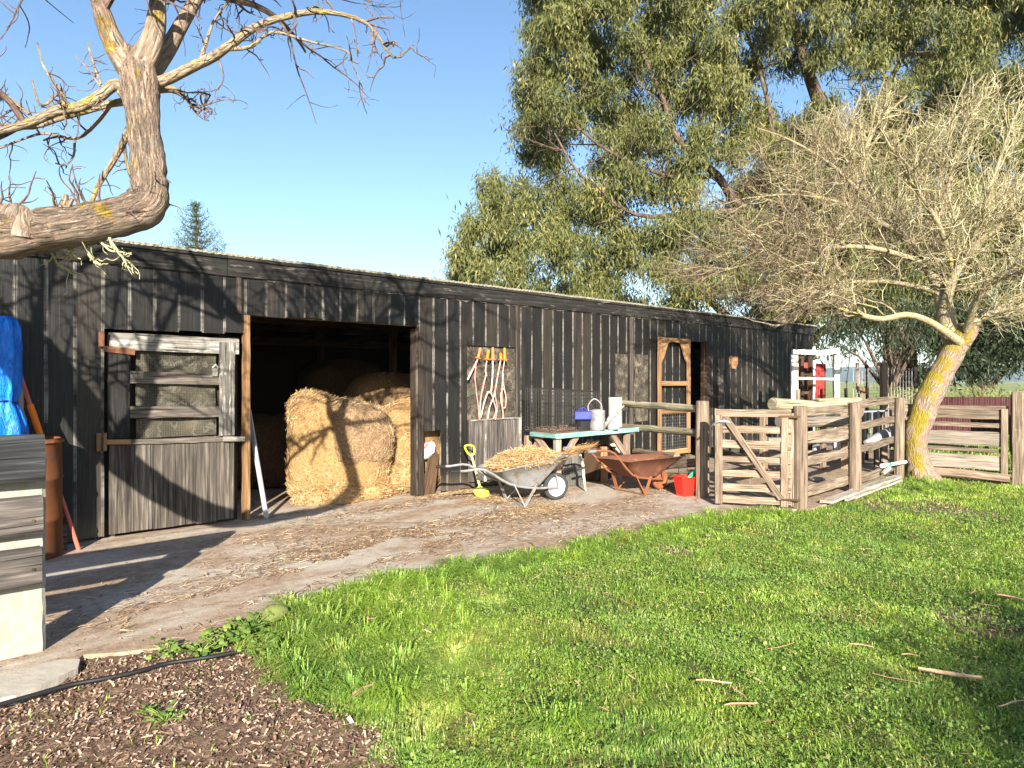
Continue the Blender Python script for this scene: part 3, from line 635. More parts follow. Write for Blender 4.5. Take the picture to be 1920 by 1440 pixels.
# ragged torn lining strip under the fascia
xx_ = np.arange(X0, X1, .03); nz_ = vnoise(xx_, xx_*.3, 4.0, 8); rg_ = 2.795-.05*np.clip(nz_-.45, 0, 1)-.012*RNG.random(len(xx_))
mb = MB(); mb.grid(np.array([np.stack([xx_, np.full_like(xx_, D-.009), np.full_like(xx_, 2.80)], -1), np.stack([xx_, D-.012-.008*RNG.random(len(xx_)), rg_], -1)]), .5); mb.build('torn_lining', M['door_grey'], barn)
# corrugated roof with a lichened front edge
xs = np.arange(X0-.05, X1+.1, .019); zc = .003*np.sin(xs*2*math.pi/.076)+.007*(vnoise(xs, xs*.2, 3.0, 31)-.5)
rows = []
for yy, zz in ((D-.06, 3.018), (D-.06, 3.045), (D-.03, 3.046), (D+2, 2.9), (D+5.7, 2.62)):
    rows.append(np.stack([xs, np.full_like(xs, yy)+(RNG.normal(0, .004, len(xs)) if yy < D else 0), zz+zc+RNG.normal(0, .002, len(xs))], -1))
mb = MB(); mb.grid(np.array(rows), .5); mb.build('roof', M['roof'], barn)
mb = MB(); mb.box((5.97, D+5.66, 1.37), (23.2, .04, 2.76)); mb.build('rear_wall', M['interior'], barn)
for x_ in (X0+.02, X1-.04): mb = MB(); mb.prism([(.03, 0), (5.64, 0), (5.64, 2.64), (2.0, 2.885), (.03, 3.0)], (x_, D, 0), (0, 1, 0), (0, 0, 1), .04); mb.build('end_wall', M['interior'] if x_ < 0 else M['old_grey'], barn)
for x_ in (-2, .6, 3.6, 6.6, 12.75):
    for y_ in (D+2.6, D+5.4): mb = MB(); mb.beam((x_, y_, 0), (x_, y_, 2.86-(y_-D)*.07), .12, .12, up=(0, 1, 0)); mb.build('inner_post', M['raw_wood'], barn)
for y_, z_ in ((D+.16, 2.62), (D+2.6, 2.58), (D+5.3, 2.4)): mb = MB(); mb.beam((X0+.1, y_, z_), (X1-.1, y_, z_), .07, .16); mb.build('roof_beam', M['raw_wood'], barn)
for x_ in np.arange(.2, 8, 1.2): mb = MB(); mb.beam((x_, D+.1, 2.78), (x_, D+5.5, 2.45), .05, .12); mb.build('rafter', M['raw_wood'], barn)
# jambs of the big opening
mb = MB(); mb.beam((3.0, D+.02, 0), (3.0, D+.02, 2.36), .055, .13, up=(0, 1, 0), seg=10, jit=.0025); mb.build('door_jamb', M['orange_wood'], barn)
mb = MB(); mb.beam((5.405, D-.005, 0), (5.405, D-.005, 2.33), .085, .06, up=(0, 1, 0), seg=8, jit=.002); mb.beam((5.36, D+.09, 0), (5.36, D+.09, 2.33), .03, .14, up=(0, 1, 0)); mb.build('door_jamb', M['jamb_wood'], barn)
mb = MB(); mb.beam((2.9, D+.06, 2.42), (5.5, D+.06, 2.42), .05, .12); mb.build('lintel', M['raw_wood'], barn)
# stable door (upper frame with slats and netting, lower boarded leaf)
yd_ = D-.012
mb = MB(); xs_ = [1.6, 1.80, 2.01, 2.23, 2.44, 2.66, 2.855]
for a_, b_ in zip(xs_[:-1], xs_[1:]): mb.beam(((a_+b_)/2, yd_+.006, .03+random.random()*.02), ((a_+b_)/2, yd_+.006, .99), b_-a_-.004, .022, up=(0, 1, 0), seg=6, jit=.001)
sd_ = mb.build('stable_door', M['door_board'], barn)
mb = MB(); mb.beam((1.59, yd_-.02, .98), (2.885, yd_-.02, .945), .025, .05, seg=8, jit=.002); mb.build('top_rail', M['door_grey'], sd_)
mb = MB(); mb.beam((1.69, yd_, 1.02), (1.69, yd_, 2.07), .2, .03, up=(0, 1, 0), seg=8, jit=.0015); mb.build('stile', M['black_wood'], sd_)
mb = MB(); mb.beam((1.60, yd_-.004, 2.01), (2.9, yd_-.004, 1.995), .03, .175, seg=10, jit=.002); mb.build('frame_rail', M['door_white'], sd_)
mb = MB(); mb.beam((2.765, yd_-.024, .99), (2.765, yd_-.024, 2.04), .165, .026, up=(0, 1, 0), seg=10, jit=.0018); mb.build('frame_stile', M['door_white'], sd_)
for z_ in (1.64, 1.275): mb = MB(); mb.beam((1.79, yd_-.004, z_+.005), (2.69, yd_-.004, z_-.015), .025, .125, seg=8, jit=.002); mb.build('slat', M['door_grey'], sd_)
mb = MB(); gx_, gz_ = np.meshgrid(np.linspace(1.86, 2.67, 26), np.linspace(1.0, 1.95, 26)); gy_ = D+.045+.018*np.sin(gx_*9)*np.sin(gz_*7)+RNG.normal(0, .003, gx_.shape); mb.grid(np.stack([gx_, gy_, gz_], -1), .5); mb.build('netting', M['netting'], sd_, smooth=True)
mb = MB(); mb.beam((1.53, yd_-.03, .90), (1.53, yd_-.03, 1.08), .09, .03, up=(0, 1, 0)); mb.beam((1.56, yd_-.03, .985), (1.79, yd_-.045, .975), .012, .055); mb.build('hinge', M['orange_wood'], sd_)
mb = MB(); mb.beam((1.53, yd_-.028, 1.95), (1.53, yd_-.028, 2.1), .05, .02, up=(0, 1, 0)); mb.beam((1.55, yd_-.03, 1.93), (1.83, yd_-.034, 1.90), .012, .06); mb.build('hinge', M['rusttray'], sd_)
mb = MB(); mb.box((2.63, yd_-.03, 1.70), (.055, .03, .09)); mb.tube([(2.60, yd_-.05, 1.75), (2.63, yd_-.06, 1.785), (2.66, yd_-.05, 1.75)], .012, 8); mb.build('latch', M['galv'], sd_)
mb = MB(); mb.beam((2.72, yd_-.045, .955), (2.96, yd_-.03, .94), .03, .055); mb.build('drop_bar', M['door_white'], sd_)
# unseen boarding behind the netting, widened to stop sun leaking past the door
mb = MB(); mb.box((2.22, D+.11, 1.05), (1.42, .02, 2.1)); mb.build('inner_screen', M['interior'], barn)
# recess for the ropes
mb = MB(); mb.beam((hx0-.03, D+.045, 1.58), (hx1+.03, D+.045, 1.58), .012, 1.2); mb.build('wall_panel', M['ply'], barn)
mb = MB(); 
xs_ = np.linspace(hx0+.0, hx1+.05, 7)
for a_, b_ in zip(xs_[:-1], xs_[1:]): mb.beam(((a_+b_)/2, D-.035, .12), ((a_+b_)/2, D-.035, 1.03), b_-a_-.006, .024, up=(0, 1, 0), seg=5, jit=.001)
hp = mb.build('hatch', M['old_grey'], barn)
mb = MB(); mb.beam((hx1+.03, D-.055, .1), (hx1+.03, D-.055, 1.035), .045, .018, up=(0, 1, 0)); mb.beam((hx0+.30, D-.055, .1), (hx0+.30, D-.055, 1.03), .05, .014, up=(0, 1, 0)); mb.beam((hx0+.02, D-.055, 1.025), (hx1+.0, D-.055, 1.03), .016, .03); mb.build('cover_strip', M['door_white'], hp)
# patches and strips on the wall
def wallstrip(px0, px1, y0, y1, mat, name, out=.014, th=.02):
    xa = Wl(px0, 700)[0]; xb = Wl(px1, 700)[0]; xm = (xa+xb)/2; pm = (px0+px1)/2
    za = Wl(pm, y1)[1]; zb = Wl(pm, y0)[1]
    mb = MB(); mb.beam((xm, D-out, za), (xm, D-out, zb), xb-xa, th, up=(0, 1, 0), seg=6, jit=.0015); return mb.build(name, mat, barn)
wallstrip(1180, 1186, 593, 815, M['door_grey'], 'cover_strip')
wallstrip(1153, 1175, 664, 770, M['ply'], 'patch_board')
wallstrip(1190, 1213, 665, 790, M['ply'], 'patch_board')
wallstrip(1345, 1356, 672, 850, M['old_grey'], 'cover_strip')
wallstrip(966, 969, 560, 790, M['old_grey'], 'cover_strip', .012, .012)
wallstrip(1322, 1331, 640, 852, M['jamb_wood'], 'door_jamb', .0, .06)
wallstrip(442, 452, 518, 588, M['jamb_wood'], 'patch_board', .012, .012)
mb = MB(); xa, za = Wl(1374, 680); mb.prism([(-.16, .13), (-.16, -.02), (-.07, -.13), (.07, -.13), (.16, -.02), (.16, .13)], (xa, D-.03, za), (1, 0, 0), (0, 0, 1), -.03); mb.build('bracket', M['orange_wood'], barn)
# arched screen door folded back against the wall
ax0, ax1 = Wl(1236, 700, D-.12)[0], Wl(1296, 700, D-.12)[0]; zt = 2.45
mb = MB(); y_ = D-.09
for x_ in (ax0+.05, ax1-.05): mb.beam((x_, y_, .17), (x_, y_, zt), .10, .035, up=(0, 1, 0), seg=6, jit=.001)
sc_ = mb.build('screen_door', M['orange_wood'], barn)
for z_, hh_ in ((zt-.045, .09), (1.56, .09), (1.02, .09), (.22, .10)): mb = MB(); mb.beam((ax0+.10, y_, z_), (ax1-.10, y_, z_), .034, hh_); mb.build('rail', M['orange_wood'], sc_)
for s_ in (1, -1):
    xo = ax0+.10 if s_ > 0 else ax1-.10
    mb = MB(); mb.prism([(0, 0), (.25*s_, 0), (.21*s_, -.04), (.06*s_, -.33), (0, -.40)][::(1 if s_ < 0 else -1)], (xo, y_-.016, zt-.09), (1, 0, 0), (0, 0, 1), -.03); mb.build('corner_brace', M['orange_wood'], sc_)
mb = MB()
for z_ in np.arange(.3, 1.0, .06): mb.tube([(ax0+.09, y_, z_), (ax1-.09, y_, z_)], .0016, 3)
for x_ in np.arange(ax0+.1, ax1-.1, .06): mb.tube([(x_, y_, .25), (x_, y_, 1.0)], .0016, 3)
mb.build('wire_screen', M['wirelight'], sc_)
# bits inside the dark doorway
mb = MB(); mb.beam((12.56, D+.05, 0), (12.56, D+.05, 2.42), .05, .1, up=(0, 1, 0)); mb.build('door_jamb', M['raw_wood'], barn)
# ================================================================== HAY INSIDE THE BARN
def sq(v, e): return np.sign(v)*np.abs(v)**e
def bale(name, label, c, rad, mat, smat, ns=2600, e=.75, rot=0.0, slope=0.0, group=None, seed=0, cat='hay bale', sl=(.05, .16)):
    m, n = 30, 48; th = np.linspace(-math.pi/2, math.pi/2, m)[:, None]; ph = np.linspace(0, 2*math.pi, n+1)[None, :]
    x = sq(np.cos(th), e)*sq(np.cos(ph), e); y = sq(np.cos(th), e)*sq(np.sin(ph), e); z = sq(np.sin(th), e)+0*ph
    P = np.stack([x*rad[0], y*rad[1], z*rad[2]], -1); k = P.reshape(-1, 3)
    dn = (vnoise(k[:, 0]*2+seed, k[:, 1]*2+k[:, 2]*1.7, 1.5, seed)-.5)*.10+(vnoise(k[:, 0]*6, k[:, 1]*5+k[:, 2]*7, 1.5, seed+3)-.5)*.045
    k = k*(1+dn[:, None]); k[:, 2] += k[:, 0]*slope*(k[:, 2] > 0)
    cr, sr = math.cos(rot), math.sin(rot); k = np.stack([k[:, 0]*cr-k[:, 1]*sr, k[:, 0]*sr+k[:, 1]*cr, k[:, 2]], 1)+A(c)
    k[:, 2] = np.maximum(k[:, 2], .002); P = k.reshape(P.shape); P[:, -1] = P[:, 0]
    o = thing(name, label, cat, (c[0], c[1], max(0, c[2]-rad[2])), group)
    mb = MB(); mb.grid(P, .5); mb.build('packed_hay', mat, o, smooth=True)
    i = RNG.integers(1, m-1, ns); j = RNG.integers(0, n, ns); a_ = P[i, j]; b_ = P[i, (j+1) % n]; c2 = P[i-1, j]
    w = RNG.random((ns, 2, 1))*.9; Q = a_+(b_-a_)*w[:, 0]+(c2-a_)*w[:, 1]; nr = Q-A(c); nr /= np.linalg.norm(nr, axis=1)[:, None]
    T = np.cross(nr, RNG.normal(size=(ns, 3))); T += nr*RNG.normal(0, .22, (ns, 1)); ok = Q[:, 2] > .01; Q = Q+nr*.006
    mb = MB(); mb.strands(Q[ok], T[ok], RNG.uniform(sl[0], sl[1], ok.sum()), RNG.uniform(.003, .006, ok.sum()), RNG.random(ok.sum()))
    s_ = mb.build('loose_straw', smat, o); s_['kind'] = 'stuff'
    return o
def at(px, d, z): q = L(px, 715, d); return (q.x, q.y, z)
bale('hay_bale', 'big sunlit round hay bale standing in the wide barn doorway', at(640, 9.65, .66), (.69, .62, .70), M['hay'], M['straw'], 13000, .40, R(-30), -.22, 'hay bales in the barn', 1)
bale('hay_bale', 'grey brown bale of old hay slumped on the right of the front bale', at(676, 9.42, .86), (.43, .40, .44), M['hayold'], M['strawold'], 6500, .6, R(-20), -.25, 'hay bales in the barn', 2)
bale('hay_bale', 'sunlit rounded hay bale beside the right jamb, behind the front bale', at(770, 10.35, .62), (.62, .6, .72), M['hay'], M['straw'], 4200, .8, 0, 0, 'hay bales in the barn', 3)
bale('hay_bale', 'shaded hay bale in the left rear of the wide doorway', at(515, 10.6, .52), (.85, .6, .56), M['hayshade'], M['strawshade'], 1800, .6, 0, 0, 'hay bales in the barn', 4)
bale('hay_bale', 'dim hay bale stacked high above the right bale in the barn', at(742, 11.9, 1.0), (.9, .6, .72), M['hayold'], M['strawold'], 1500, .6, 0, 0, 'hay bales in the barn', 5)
bale('hay_bale', 'darkest hay bale at the back of the barn, above the front bale', at(640, 13.2, 1.3), (.8, .6, .70), M['hayshade'], M['strawshade'], 900, .6, 0, 0, 'hay bales in the barn', 6)
# loose heap spilling over the threshold
hp_ = []
for px_, d_, z_, s_ in [(735, 9.75, .20, .33), (700, 9.3, .12, .26), (765, 9.75, .24, .26), (645, 9.05, .05, .3), (600, 8.95, .03, .24), (755, 9.9, .42, .22), (570, 8.9, .0, .15)]: hp_.append((*at(px_, d_, z_), s_))
mb = MB(); n = 15000; w_ = RNG.integers(0, len(hp_), n); hc = A(hp_)[w_]; dv = RNG.normal(size=(n, 3)); dv /= np.linalg.norm(dv, axis=1)[:, None]
Q = hc[:, :3]+dv*hc[:, 3:4]*np.array([1, .8, .8])*(.75+.3*RNG.random((n, 1))); ok = (Q[:, 2] > .005) & ((Q[:, 1] > D-.06) | (Q[:, 2] < .03)); Q = Q[ok]
mb.strands(Q, RNG.normal(size=(len(Q), 3))*np.array([1, 1, .6]), RNG.uniform(.03, .11, len(Q)), RNG.uniform(.003, .007, len(Q)), RNG.random(len(Q)))
for q in hp_:
    m_, n_ = 10, 18; th = np.linspace(-1.57, 1.57, m_)[:, None]; ph = np.linspace(0, 6.2832, n_)[None, :]
    P = np.stack([np.cos(th)*np.cos(ph)*q[3]*.85, np.cos(th)*np.sin(ph)*q[3]*.65, np.sin(th)*q[3]*.68+0*ph], -1)+A(q[:3]); P[..., 2] = np.maximum(P[..., 2], .003); mb.grid(P, .4)
tag(mb.build('loose_hay', M['straw']), 'golden loose hay heaped at the foot of the bales', 'hay', kind='stuff')

# ================================================================== TREES
def walk(p, d, ln, r0, r1, K, gn, pull=(0, 0, 0)):
    P = [A(p)]; d = A(d)/np.linalg.norm(d)
    for i in range(K):
        d = d+RNG.normal(0, gn, 3)+A(pull); d /= np.linalg.norm(d); P.append(P[-1]+d*ln/K)
    return np.array(P), np.linspace(r0, r1, K+1)
def put(mb, P, Rr, n=6, noise=0.0, k=3):
    q = smoothline(np.column_stack([P, Rr]), k) if k > 1 else np.column_stack([P, Rr]); mb.tube(q[:, :3], np.maximum(q[:, 3], .0015), n, noise=noise)
def sprout(mb, P, Rr, cnt, ln, rr, gn, pull, lv, spread=1.0, t0=.15, n=5, out=None, bias=(0, 0, 0), kids=3):
    for _ in range(cnt):
        t = random.uniform(t0, 1.0)*(len(P)-1); i = min(int(t), len(P)-2); p = P[i]+(P[i+1]-P[i])*(t-i); d = P[i+1]-P[i]; d /= np.linalg.norm(d)+1e-9
        v = RNG.normal(size=3); v -= d*(v@d); v /= np.linalg.norm(v); dd = d*random.uniform(.2, .9)+v*spread+A(bias)
        l_ = ln*random.uniform(.5, 1.3); r_ = min(rr, Rr[i]*.8)*random.uniform(.7, 1.1)
        Q, q = walk(p, dd, l_, r_, max(r_*.3, .0016), 6, gn, pull); put(mb, Q, q, n, k=2)
        if out is not None: out.append((Q, q))
        if lv > 0: sprout(mb, Q, q, kids+random.randint(0, 2), ln*.45, r_*.55, gn*1.1, pull, lv-1, spread, .1, 4, None, bias, kids)

# the bent tree in front of the barn, rooted just left of the picture
t0 = C2W(-4.95, 2.55, -.05); tree = thing('bent_tree', 'gnarled bare tree whose thick elbowed bough reaches in from the left', 'tree', t0)
def tr(pts): return np.array([(*L(a_, b_, d_), r_) for a_, b_, d_, r_ in pts])
bough = [(*C2W(-4.95, 2.55, -.05), .33), (*C2W(-4.9, 2.6, .5), .25), (*C2W(-4.85, 2.65, 1.6), .22), (*C2W(-4.75, 2.75, 2.8), .20), (*C2W(-4.5, 2.83, 3.45), .17), (*C2W(-4.1, 2.88, 3.0), .155), (*C2W(-3.85, 2.92, 2.50), .145), (*C2W(-3.45, 3.02, 2.10), .135), (*C2W(-2.96, 3.05, 1.86), .125), (*C2W(-2.5, 2.85, 1.98), .12)]
bough += [tuple(r_) for r_ in tr([(-60, 450, 2.74, .105), (0, 441, 2.75, .098), (70, 434, 2.85, .092), (140, 424, 2.95, .090), (200, 412, 3.05, .088), (245, 400, 3.13, .088), (272, 386, 3.18, .090), (281, 362, 3.21, .083), (279, 330, 3.24, .078), (276, 290, 3.3, .075), (270, 240, 3.38, .076), (266, 195, 3.45, .080), (262, 160, 3.5, .090), (258, 125, 3.55, .09), (262, 95, 3.55, .07)])]
mb = MB(); q = smoothline(bough, 5); mb.tube(q[:, :3], q[:, 3], 26, noise=.05)
kn = L(28, 412, 2.78); mb.tube([kn+Vector((0, 0, -.08)), kn, kn+Vector((.01, 0, .045)), kn+Vector((.012, 0, .065))], [.095, .085, .06, .02], 16, noise=.04)
kn = L(281, 392, 3.2); mb.tube([kn+Vector((-.02, 0, .04)), kn, kn+Vector((.018, -.01, -.03)), kn+Vector((.024, -.01, -.04))], [.085, .078, .05, .02], 14, noise=.05)
mb.build('trunk', M['treebark'], tree, smooth=True)
def trn(pts): return tr([(a_, b_, d_*.905, r_*.80) for a_, b_, d_, r_ in pts])
stems = [trn([(252, 140, 3.9, .085), (232, 110, 3.88, .078), (212, 78, 3.85, .066), (195, 35, 3.8, .055), (178, -20, 3.75, .045), (140, -120, 3.6, .035), (60, -240, 3.4, .022)]),
         trn([(262, 130, 3.9, .09), (280, 90, 3.9, .075), (292, 50, 3.95, .062), (296, 0, 4.0, .05), (310, -90, 4.1, .04), (350, -220, 4.2, .025)]),
         trn([(280, 135, 3.98, .07), (312, 95, 4.08, .055), (338, 50, 4.15, .047), (380, -20, 4.25, .04), (450, -110, 4.4, .03), (560, -200, 4.6, .02)])]
rbr = [trn([(285, 160, 3.95, .04), (320, 146, 3.9, .038), (360, 126, 3.88, .036), (400, 106, 3.85, .034), (438, 80, 3.8, .03), (480, 50, 3.8, .026), (540, 30, 3.8, .022), (610, 22, 3.8, .018), (690, 45, 3.85, .012), (738, 108, 3.85, .009), (775, 84, 3.85, .005)]),
       trn([(285, 168, 4.0, .034), (322, 167, 4.05, .028), (350, 185, 4.1, .014), (372, 212, 4.1, .008), (395, 178, 4.1, .005)]),
       trn([(420, 92, 3.82, .02), (470, 88, 3.8, .014), (510, 60, 3.8, .012), (580, 78, 3.85, .010), (650, 96, 3.9, .007), (664, 128, 3.9, .006), (677, 156, 3.9, .004)]),
       trn([(372, 118, 3.88, .018), (385, 85, 3.9, .014), (400, 40, 3.95, .011), (430, 0, 4.0, .008)])]
lbr = [trn([(240, 183, 3.95, .048), (218, 158, 3.9, .042), (190, 178, 3.88, .038), (150, 200, 3.85, .036), (105, 208, 3.8, .034), (60, 228, 3.75, .032), (10, 243, 3.7, .028), (-80, 262, 3.6, .022), (-220, 250, 3.4, .012)]),
       trn([(243, 190, 4.02, .03), (210, 194, 4.0, .026), (160, 208, 3.98, .024), (110, 222, 3.95, .022), (60, 238, 3.9, .018), (0, 232, 3.85, .012), (-60, 190, 3.8, .008)]),
       trn([(205, 200, 4.0, .014), (180, 232, 4.02, .013), (142, 260, 4.05, .012), (85, 250, 4.05, .010), (40, 262, 4.05, .008), (-20, 285, 4.05, .006)]),
       trn([(243, 240, 4.12, .028), (222, 285, 4.15, .024), (200, 322, 4.15, .020), (182, 352, 4.12, .018), (170, 385, 4.1, .016)]),
       trn([(232, 270, 4.15, .016), (236, 300, 4.18, .014), (246, 338, 4.2, .008)]),
       trn([(140, 262, 4.05, .012), (138, 292, 4.05, .009), (122, 310, 4.05, .007), (104, 306, 4.05, .005)]),
       trn([(60, 150, 3.8, .007), (78, 200, 3.8, .011), (115, 170, 3.82, .010), (120, 206, 3.82, .014)]),
       trn([(70, 80, 3.8, .006), (80, 120, 3.8, .008), (96, 147, 3.8, .010), (116, 175, 3.82, .011), (120, 205, 3.82, .012)]),
       trn([(165, 80, 3.85, .006), (172, 110, 3.86, .008), (190, 158, 3.88, .010)]),
       trn([(140, 104, 3.85, .004), (165, 130, 3.86, .006), (188, 162, 3.88, .008)]),
       trn([(0, 170, 3.7, .012), (25, 190, 3.72, .013), (55, 214, 3.74, .014)])]
mb = MB()
for s_ in stems: put(mb, s_[:, :3], s_[:, 3], 12, .02)
put(mb, np.array([tuple(C2W(-3.74, 2.94, 2.38)), tuple(C2W(-3.68, 2.93, 2.7)), tuple(C2W(-3.55, 2.9, 3.05)), tuple(C2W(-3.5, 2.9, 3.6)), tuple(C2W(-3.3, 3.0, 4.3))]), np.array([.10, .085, .065, .04, .012]), 10, .02)
mb.build('stems', M['treebark'], tree, smooth=True)
mb = MB()
for s_ in rbr[:2]+lbr[:5]: put(mb, s_[:, :3], s_[:, 3]*.92, 9, .04)
for s_ in rbr[2:]+lbr[5:]: put(mb, s_[:, :3], s_[:, 3]*.8, 7, .04)
mb.build('branches', M['branchbark'], tree, smooth=True)
mb = MB(); mb.tube([L(118, 405, 2.92), L(120, 385, 2.92), L(124, 364, 2.92)], [.03, .021, .008], 8, noise=.1); mb.tube([L(120, 400, 2.92), L(136, 372, 2.92)], [.017, .009], 6); mb.build('broken_stub', M['branchbark'], tree, smooth=True)
mb = MB(); random.seed(21)
for s_ in rbr[:1]: sprout(mb, s_[3:, :3], s_[3:, 3], 17, .22, .0075, .34, (0, 0, -.10), 1, 1.0, 0, 4, kids=2)
for s_ in rbr[2:3]: sprout(mb, s_[:, :3], s_[:, 3], 11, .17, .006, .36, (0, 0, -.08), 1, 1.0, .1, 4, kids=2)
sprout(mb, rbr[1][:, :3], rbr[1][:, 3], 13, .20, .0065, .36, (0, 0, -.1), 1, 1.1, .2, 4, kids=2); sprout(mb, rbr[3][:, :3], rbr[3][:, 3], 6, .16, .006, .3, (0, 0, 0), 1, 1.0, .2, 4, kids=2)
for s_ in lbr[:3]: sprout(mb, s_[:, :3], s_[:, 3], 10, .20, .0065, .25, (0, 0, -.02), 1, 1.0, .2, 4, kids=2)
for s_ in lbr[3:]: sprout(mb, s_[:, :3], s_[:, 3], 4, .12, .005, .28, (0, 0, 0), 0, 1.0, .2, 4, kids=2)
for p_ in [(150, 392, 2.97), (165, 388, 3.0), (188, 384, 3.05), (108, 396, 2.9), (20, 395, 2.78), (-5, 395, 2.75), (300, 375, 3.2), (245, 430, 3.13), (300, 345, 3.2)]:
    for _ in range(2):
        Q, q = walk(L(*p_), (*RNG.normal(0, .5, 2), .9 if p_[0] < 290 and p_[1] < 420 else random.uniform(-.8, .6)), random.uniform(.1, .2), .006, .002, 6, .2); put(mb, Q, q, 4, k=2); sprout(mb, Q, q, 2, .08, .003, .2, (0, 0, 0), 0, 1, .2, 4)
mb.build('twigs', M['twig'], tree)
# the crown above, out of the picture, that throws its shadow on the barn
mb = MB(); random.seed(5); out = []
for s_ in stems: sprout(mb, s_[3:, :3], s_[3:, 3], 12, 1.15, .024, .16, (.0, 0, -.01), 2, .9, 0, 5, out=out, bias=tuple(C2W(0, .25, .25)), kids=3)
sprout(mb, lbr[0][4:, :3], lbr[0][4:, 3], 9, .8, .016, .16, (0, 0, .05), 2, .9, .3, 5, bias=tuple(C2W(-.4, .1, .9)), kids=3)
vs_ = np.array([tuple(C2W(-3.68, 2.93, 2.7)), tuple(C2W(-3.55, 2.9, 3.05)), tuple(C2W(-3.5, 2.9, 3.6)), tuple(C2W(-3.3, 3.0, 4.3))]); sprout(mb, vs_, np.array([.06, .05, .04, .02]), 9, .9, .02, .2, (0, 0, .02), 2, 1.0, .2, 5, bias=tuple(C2W(.3, .2, .4)), kids=3)
bw = A(bough)[3:8]; sprout(mb, bw[:, :3], bw[:, 3], 10, 1.4, .034, .13, (0, 0, .05), 2, .8, 0, 6, bias=tuple(C2W(-.6, .2, 1.8)), kids=3)
def SH(px, py, s_): x_, z_ = Wl(px, py); return A((x_, D, z_))+A(sdir)/math.cos(SUN_EL)*s_
SL = [[(448, 600, 4.5, .055), (425, 565, 4.5, .05), (395, 535, 4.45, .042), (350, 500, 4.4, .034), (300, 480, 4.4, .024), (240, 470, 4.3, .012)],
      [(430, 575, 4.5, .034), (375, 548, 4.4, .03), (315, 530, 4.3, .026), (250, 527, 4.2, .022), (185, 540, 4.1, .016), (115, 565, 4.0, .008)],
      [(420, 598, 4.4, .026), (345, 570, 4.3, .022), (265, 548, 4.2, .018), (190, 520, 4.1, .012), (120, 500, 4.0, .006)],
      [(415, 560, 4.5, .03), (385, 515, 4.5, .024), (355, 470, 4.5, .018), (330, 440, 4.5, .01)],
      [(775, 612, 5.6, .045), (768, 575, 5.6, .038), (745, 535, 5.6, .03), (705, 505, 5.5, .022), (650, 490, 5.4, .012)],
      [(770, 585, 5.6, .032), (785, 545, 5.6, .026), (805, 515, 5.7, .018), (835, 495, 5.7, .01)],
      [(750, 560, 5.6, .024), (710, 552, 5.5, .02), (655, 548, 5.4, .015), (600, 530, 5.2, .008)],
      [(790, 600, 5.6, .022), (820, 610, 5.6, .018), (850, 595, 5.7, .014), (855, 555, 5.7, .009)],
      [(660, 590, 5.2, .024), (645, 555, 5.2, .02), (615, 520, 5.1, .015), (575, 495, 5.0, .009)],
      [(560, 590, 5.0, .018), (545, 560, 5.0, .015), (505, 540, 4.9, .011), (470, 560, 4.8, .007)],
      [(205, 470, 4.2, .028), (135, 515, 4.1, .024), (75, 545, 4.0, .018), (10, 575, 3.9, .012), (-40, 590, 3.8, .007)],
      [(245, 680, 3.4, .018), (190, 692, 3.35, .016), (135, 675, 3.3, .012), (85, 640, 3.3, .008)],
      [(240, 700, 3.3, .013), (170, 712, 3.3, .012), (110, 740, 3.25, .008)],
      [(800, 692, 7.2, .02), (835, 708, 7.2, .018), (872, 695, 7.3, .014), (885, 660, 7.3, .010), (870, 630, 7.3, .007)],
      [(795, 640, 7.0, .016), (830, 655, 7.0, .014), (868, 650, 7.1, .010), (905, 630, 7.1, .006)], [(870, 560, 7, .015), (930, 590, 7, .012), (970, 620, 7, .007)]]
sp_ = np.concatenate([s_[2:, :3] for s_ in stems]+[bw[:, :3], vs_])
for l_ in SL:
    P = np.array([SH(a_, b_, c_) for a_, b_, c_, _ in l_]); q = np.array([d_ for *_, d_ in l_]); nn_ = sp_[np.argmin(((sp_-P[0])**2).sum(1))]
    put(mb, np.vstack([nn_, (nn_+P[0])/2+A((0, 0, .08)), P]), np.concatenate([[q[0]*.8, q[0]*.9], q]), 7, .03); sprout(mb, P, q, 6, .5, .010, .22, (0, 0, 0), 1, 1.0, .1, 4, kids=2)
mb.build('crown', M['twig'], tree)
# pale lichened twigs hanging under the bough
mb = MB(); random.seed(9)
for a_, b_, dx, ln in [(112, 462, .5, .16), (135, 462, -.2, .14), (150, 458, .35, .2), (170, 455, -.3, .2), (185, 452, .2, .18), (205, 450, .1, .2), (208, 455, -.15, .22), (90, 468, .6, .2)]:
    Q, q = walk(L(a_, b_-4, 3.0), (dx, -dx*.5, -.9), ln*.85, .007, .0025, 7, .3); put(mb, Q, q, 5, .05, k=2); sprout(mb, Q, q, 4, ln*.5, .004, .3, (0, 0, -.05), 0, 1.1, .2, 4)
mb.build('lichened_twigs', M['lichentwig'], tree)

# bare leaning tree by the pens, with its dense brush of twigs
t1 = G(1728, 893); rt = thing('bare_tree', 'leaning bare tree with yellow lichen on its trunk and a dense twiggy crown', 'tree', t1)
tk = tr([(1730, 905, 11.35, .30), (1724, 880, 11.35, .235), (1719, 850, 11.35, .20), (1718, 815, 11.35, .205), (1730, 775, 11.35, .215), (1748, 735, 11.35, .22), (1768, 695, 11.35, .21), (1787, 660, 11.35, .205), (1800, 635, 11.35, .19), (1812, 612, 11.35, .10)]); tk[1:, 3] *= .88
mb = MB(); q = smoothline(tk, 5); mb.tube(q[:, :3], q[:, 3], 24, noise=.05)
for a_, b_ in [(1742, 900), (1712, 900), (1735, 907)]: mb.tube([L(1726, 868, 11.3), L((1726+a_)/2, 885, 11.25), L(a_, b_, 11.2)], [.12, .09, .03], 8, noise=.1)
mb.tube([L(1806, 640, 11.3), L(1822, 620, 11.2), L(1828, 608, 11.2)], [.13, .10, .06], 10, noise=.06)
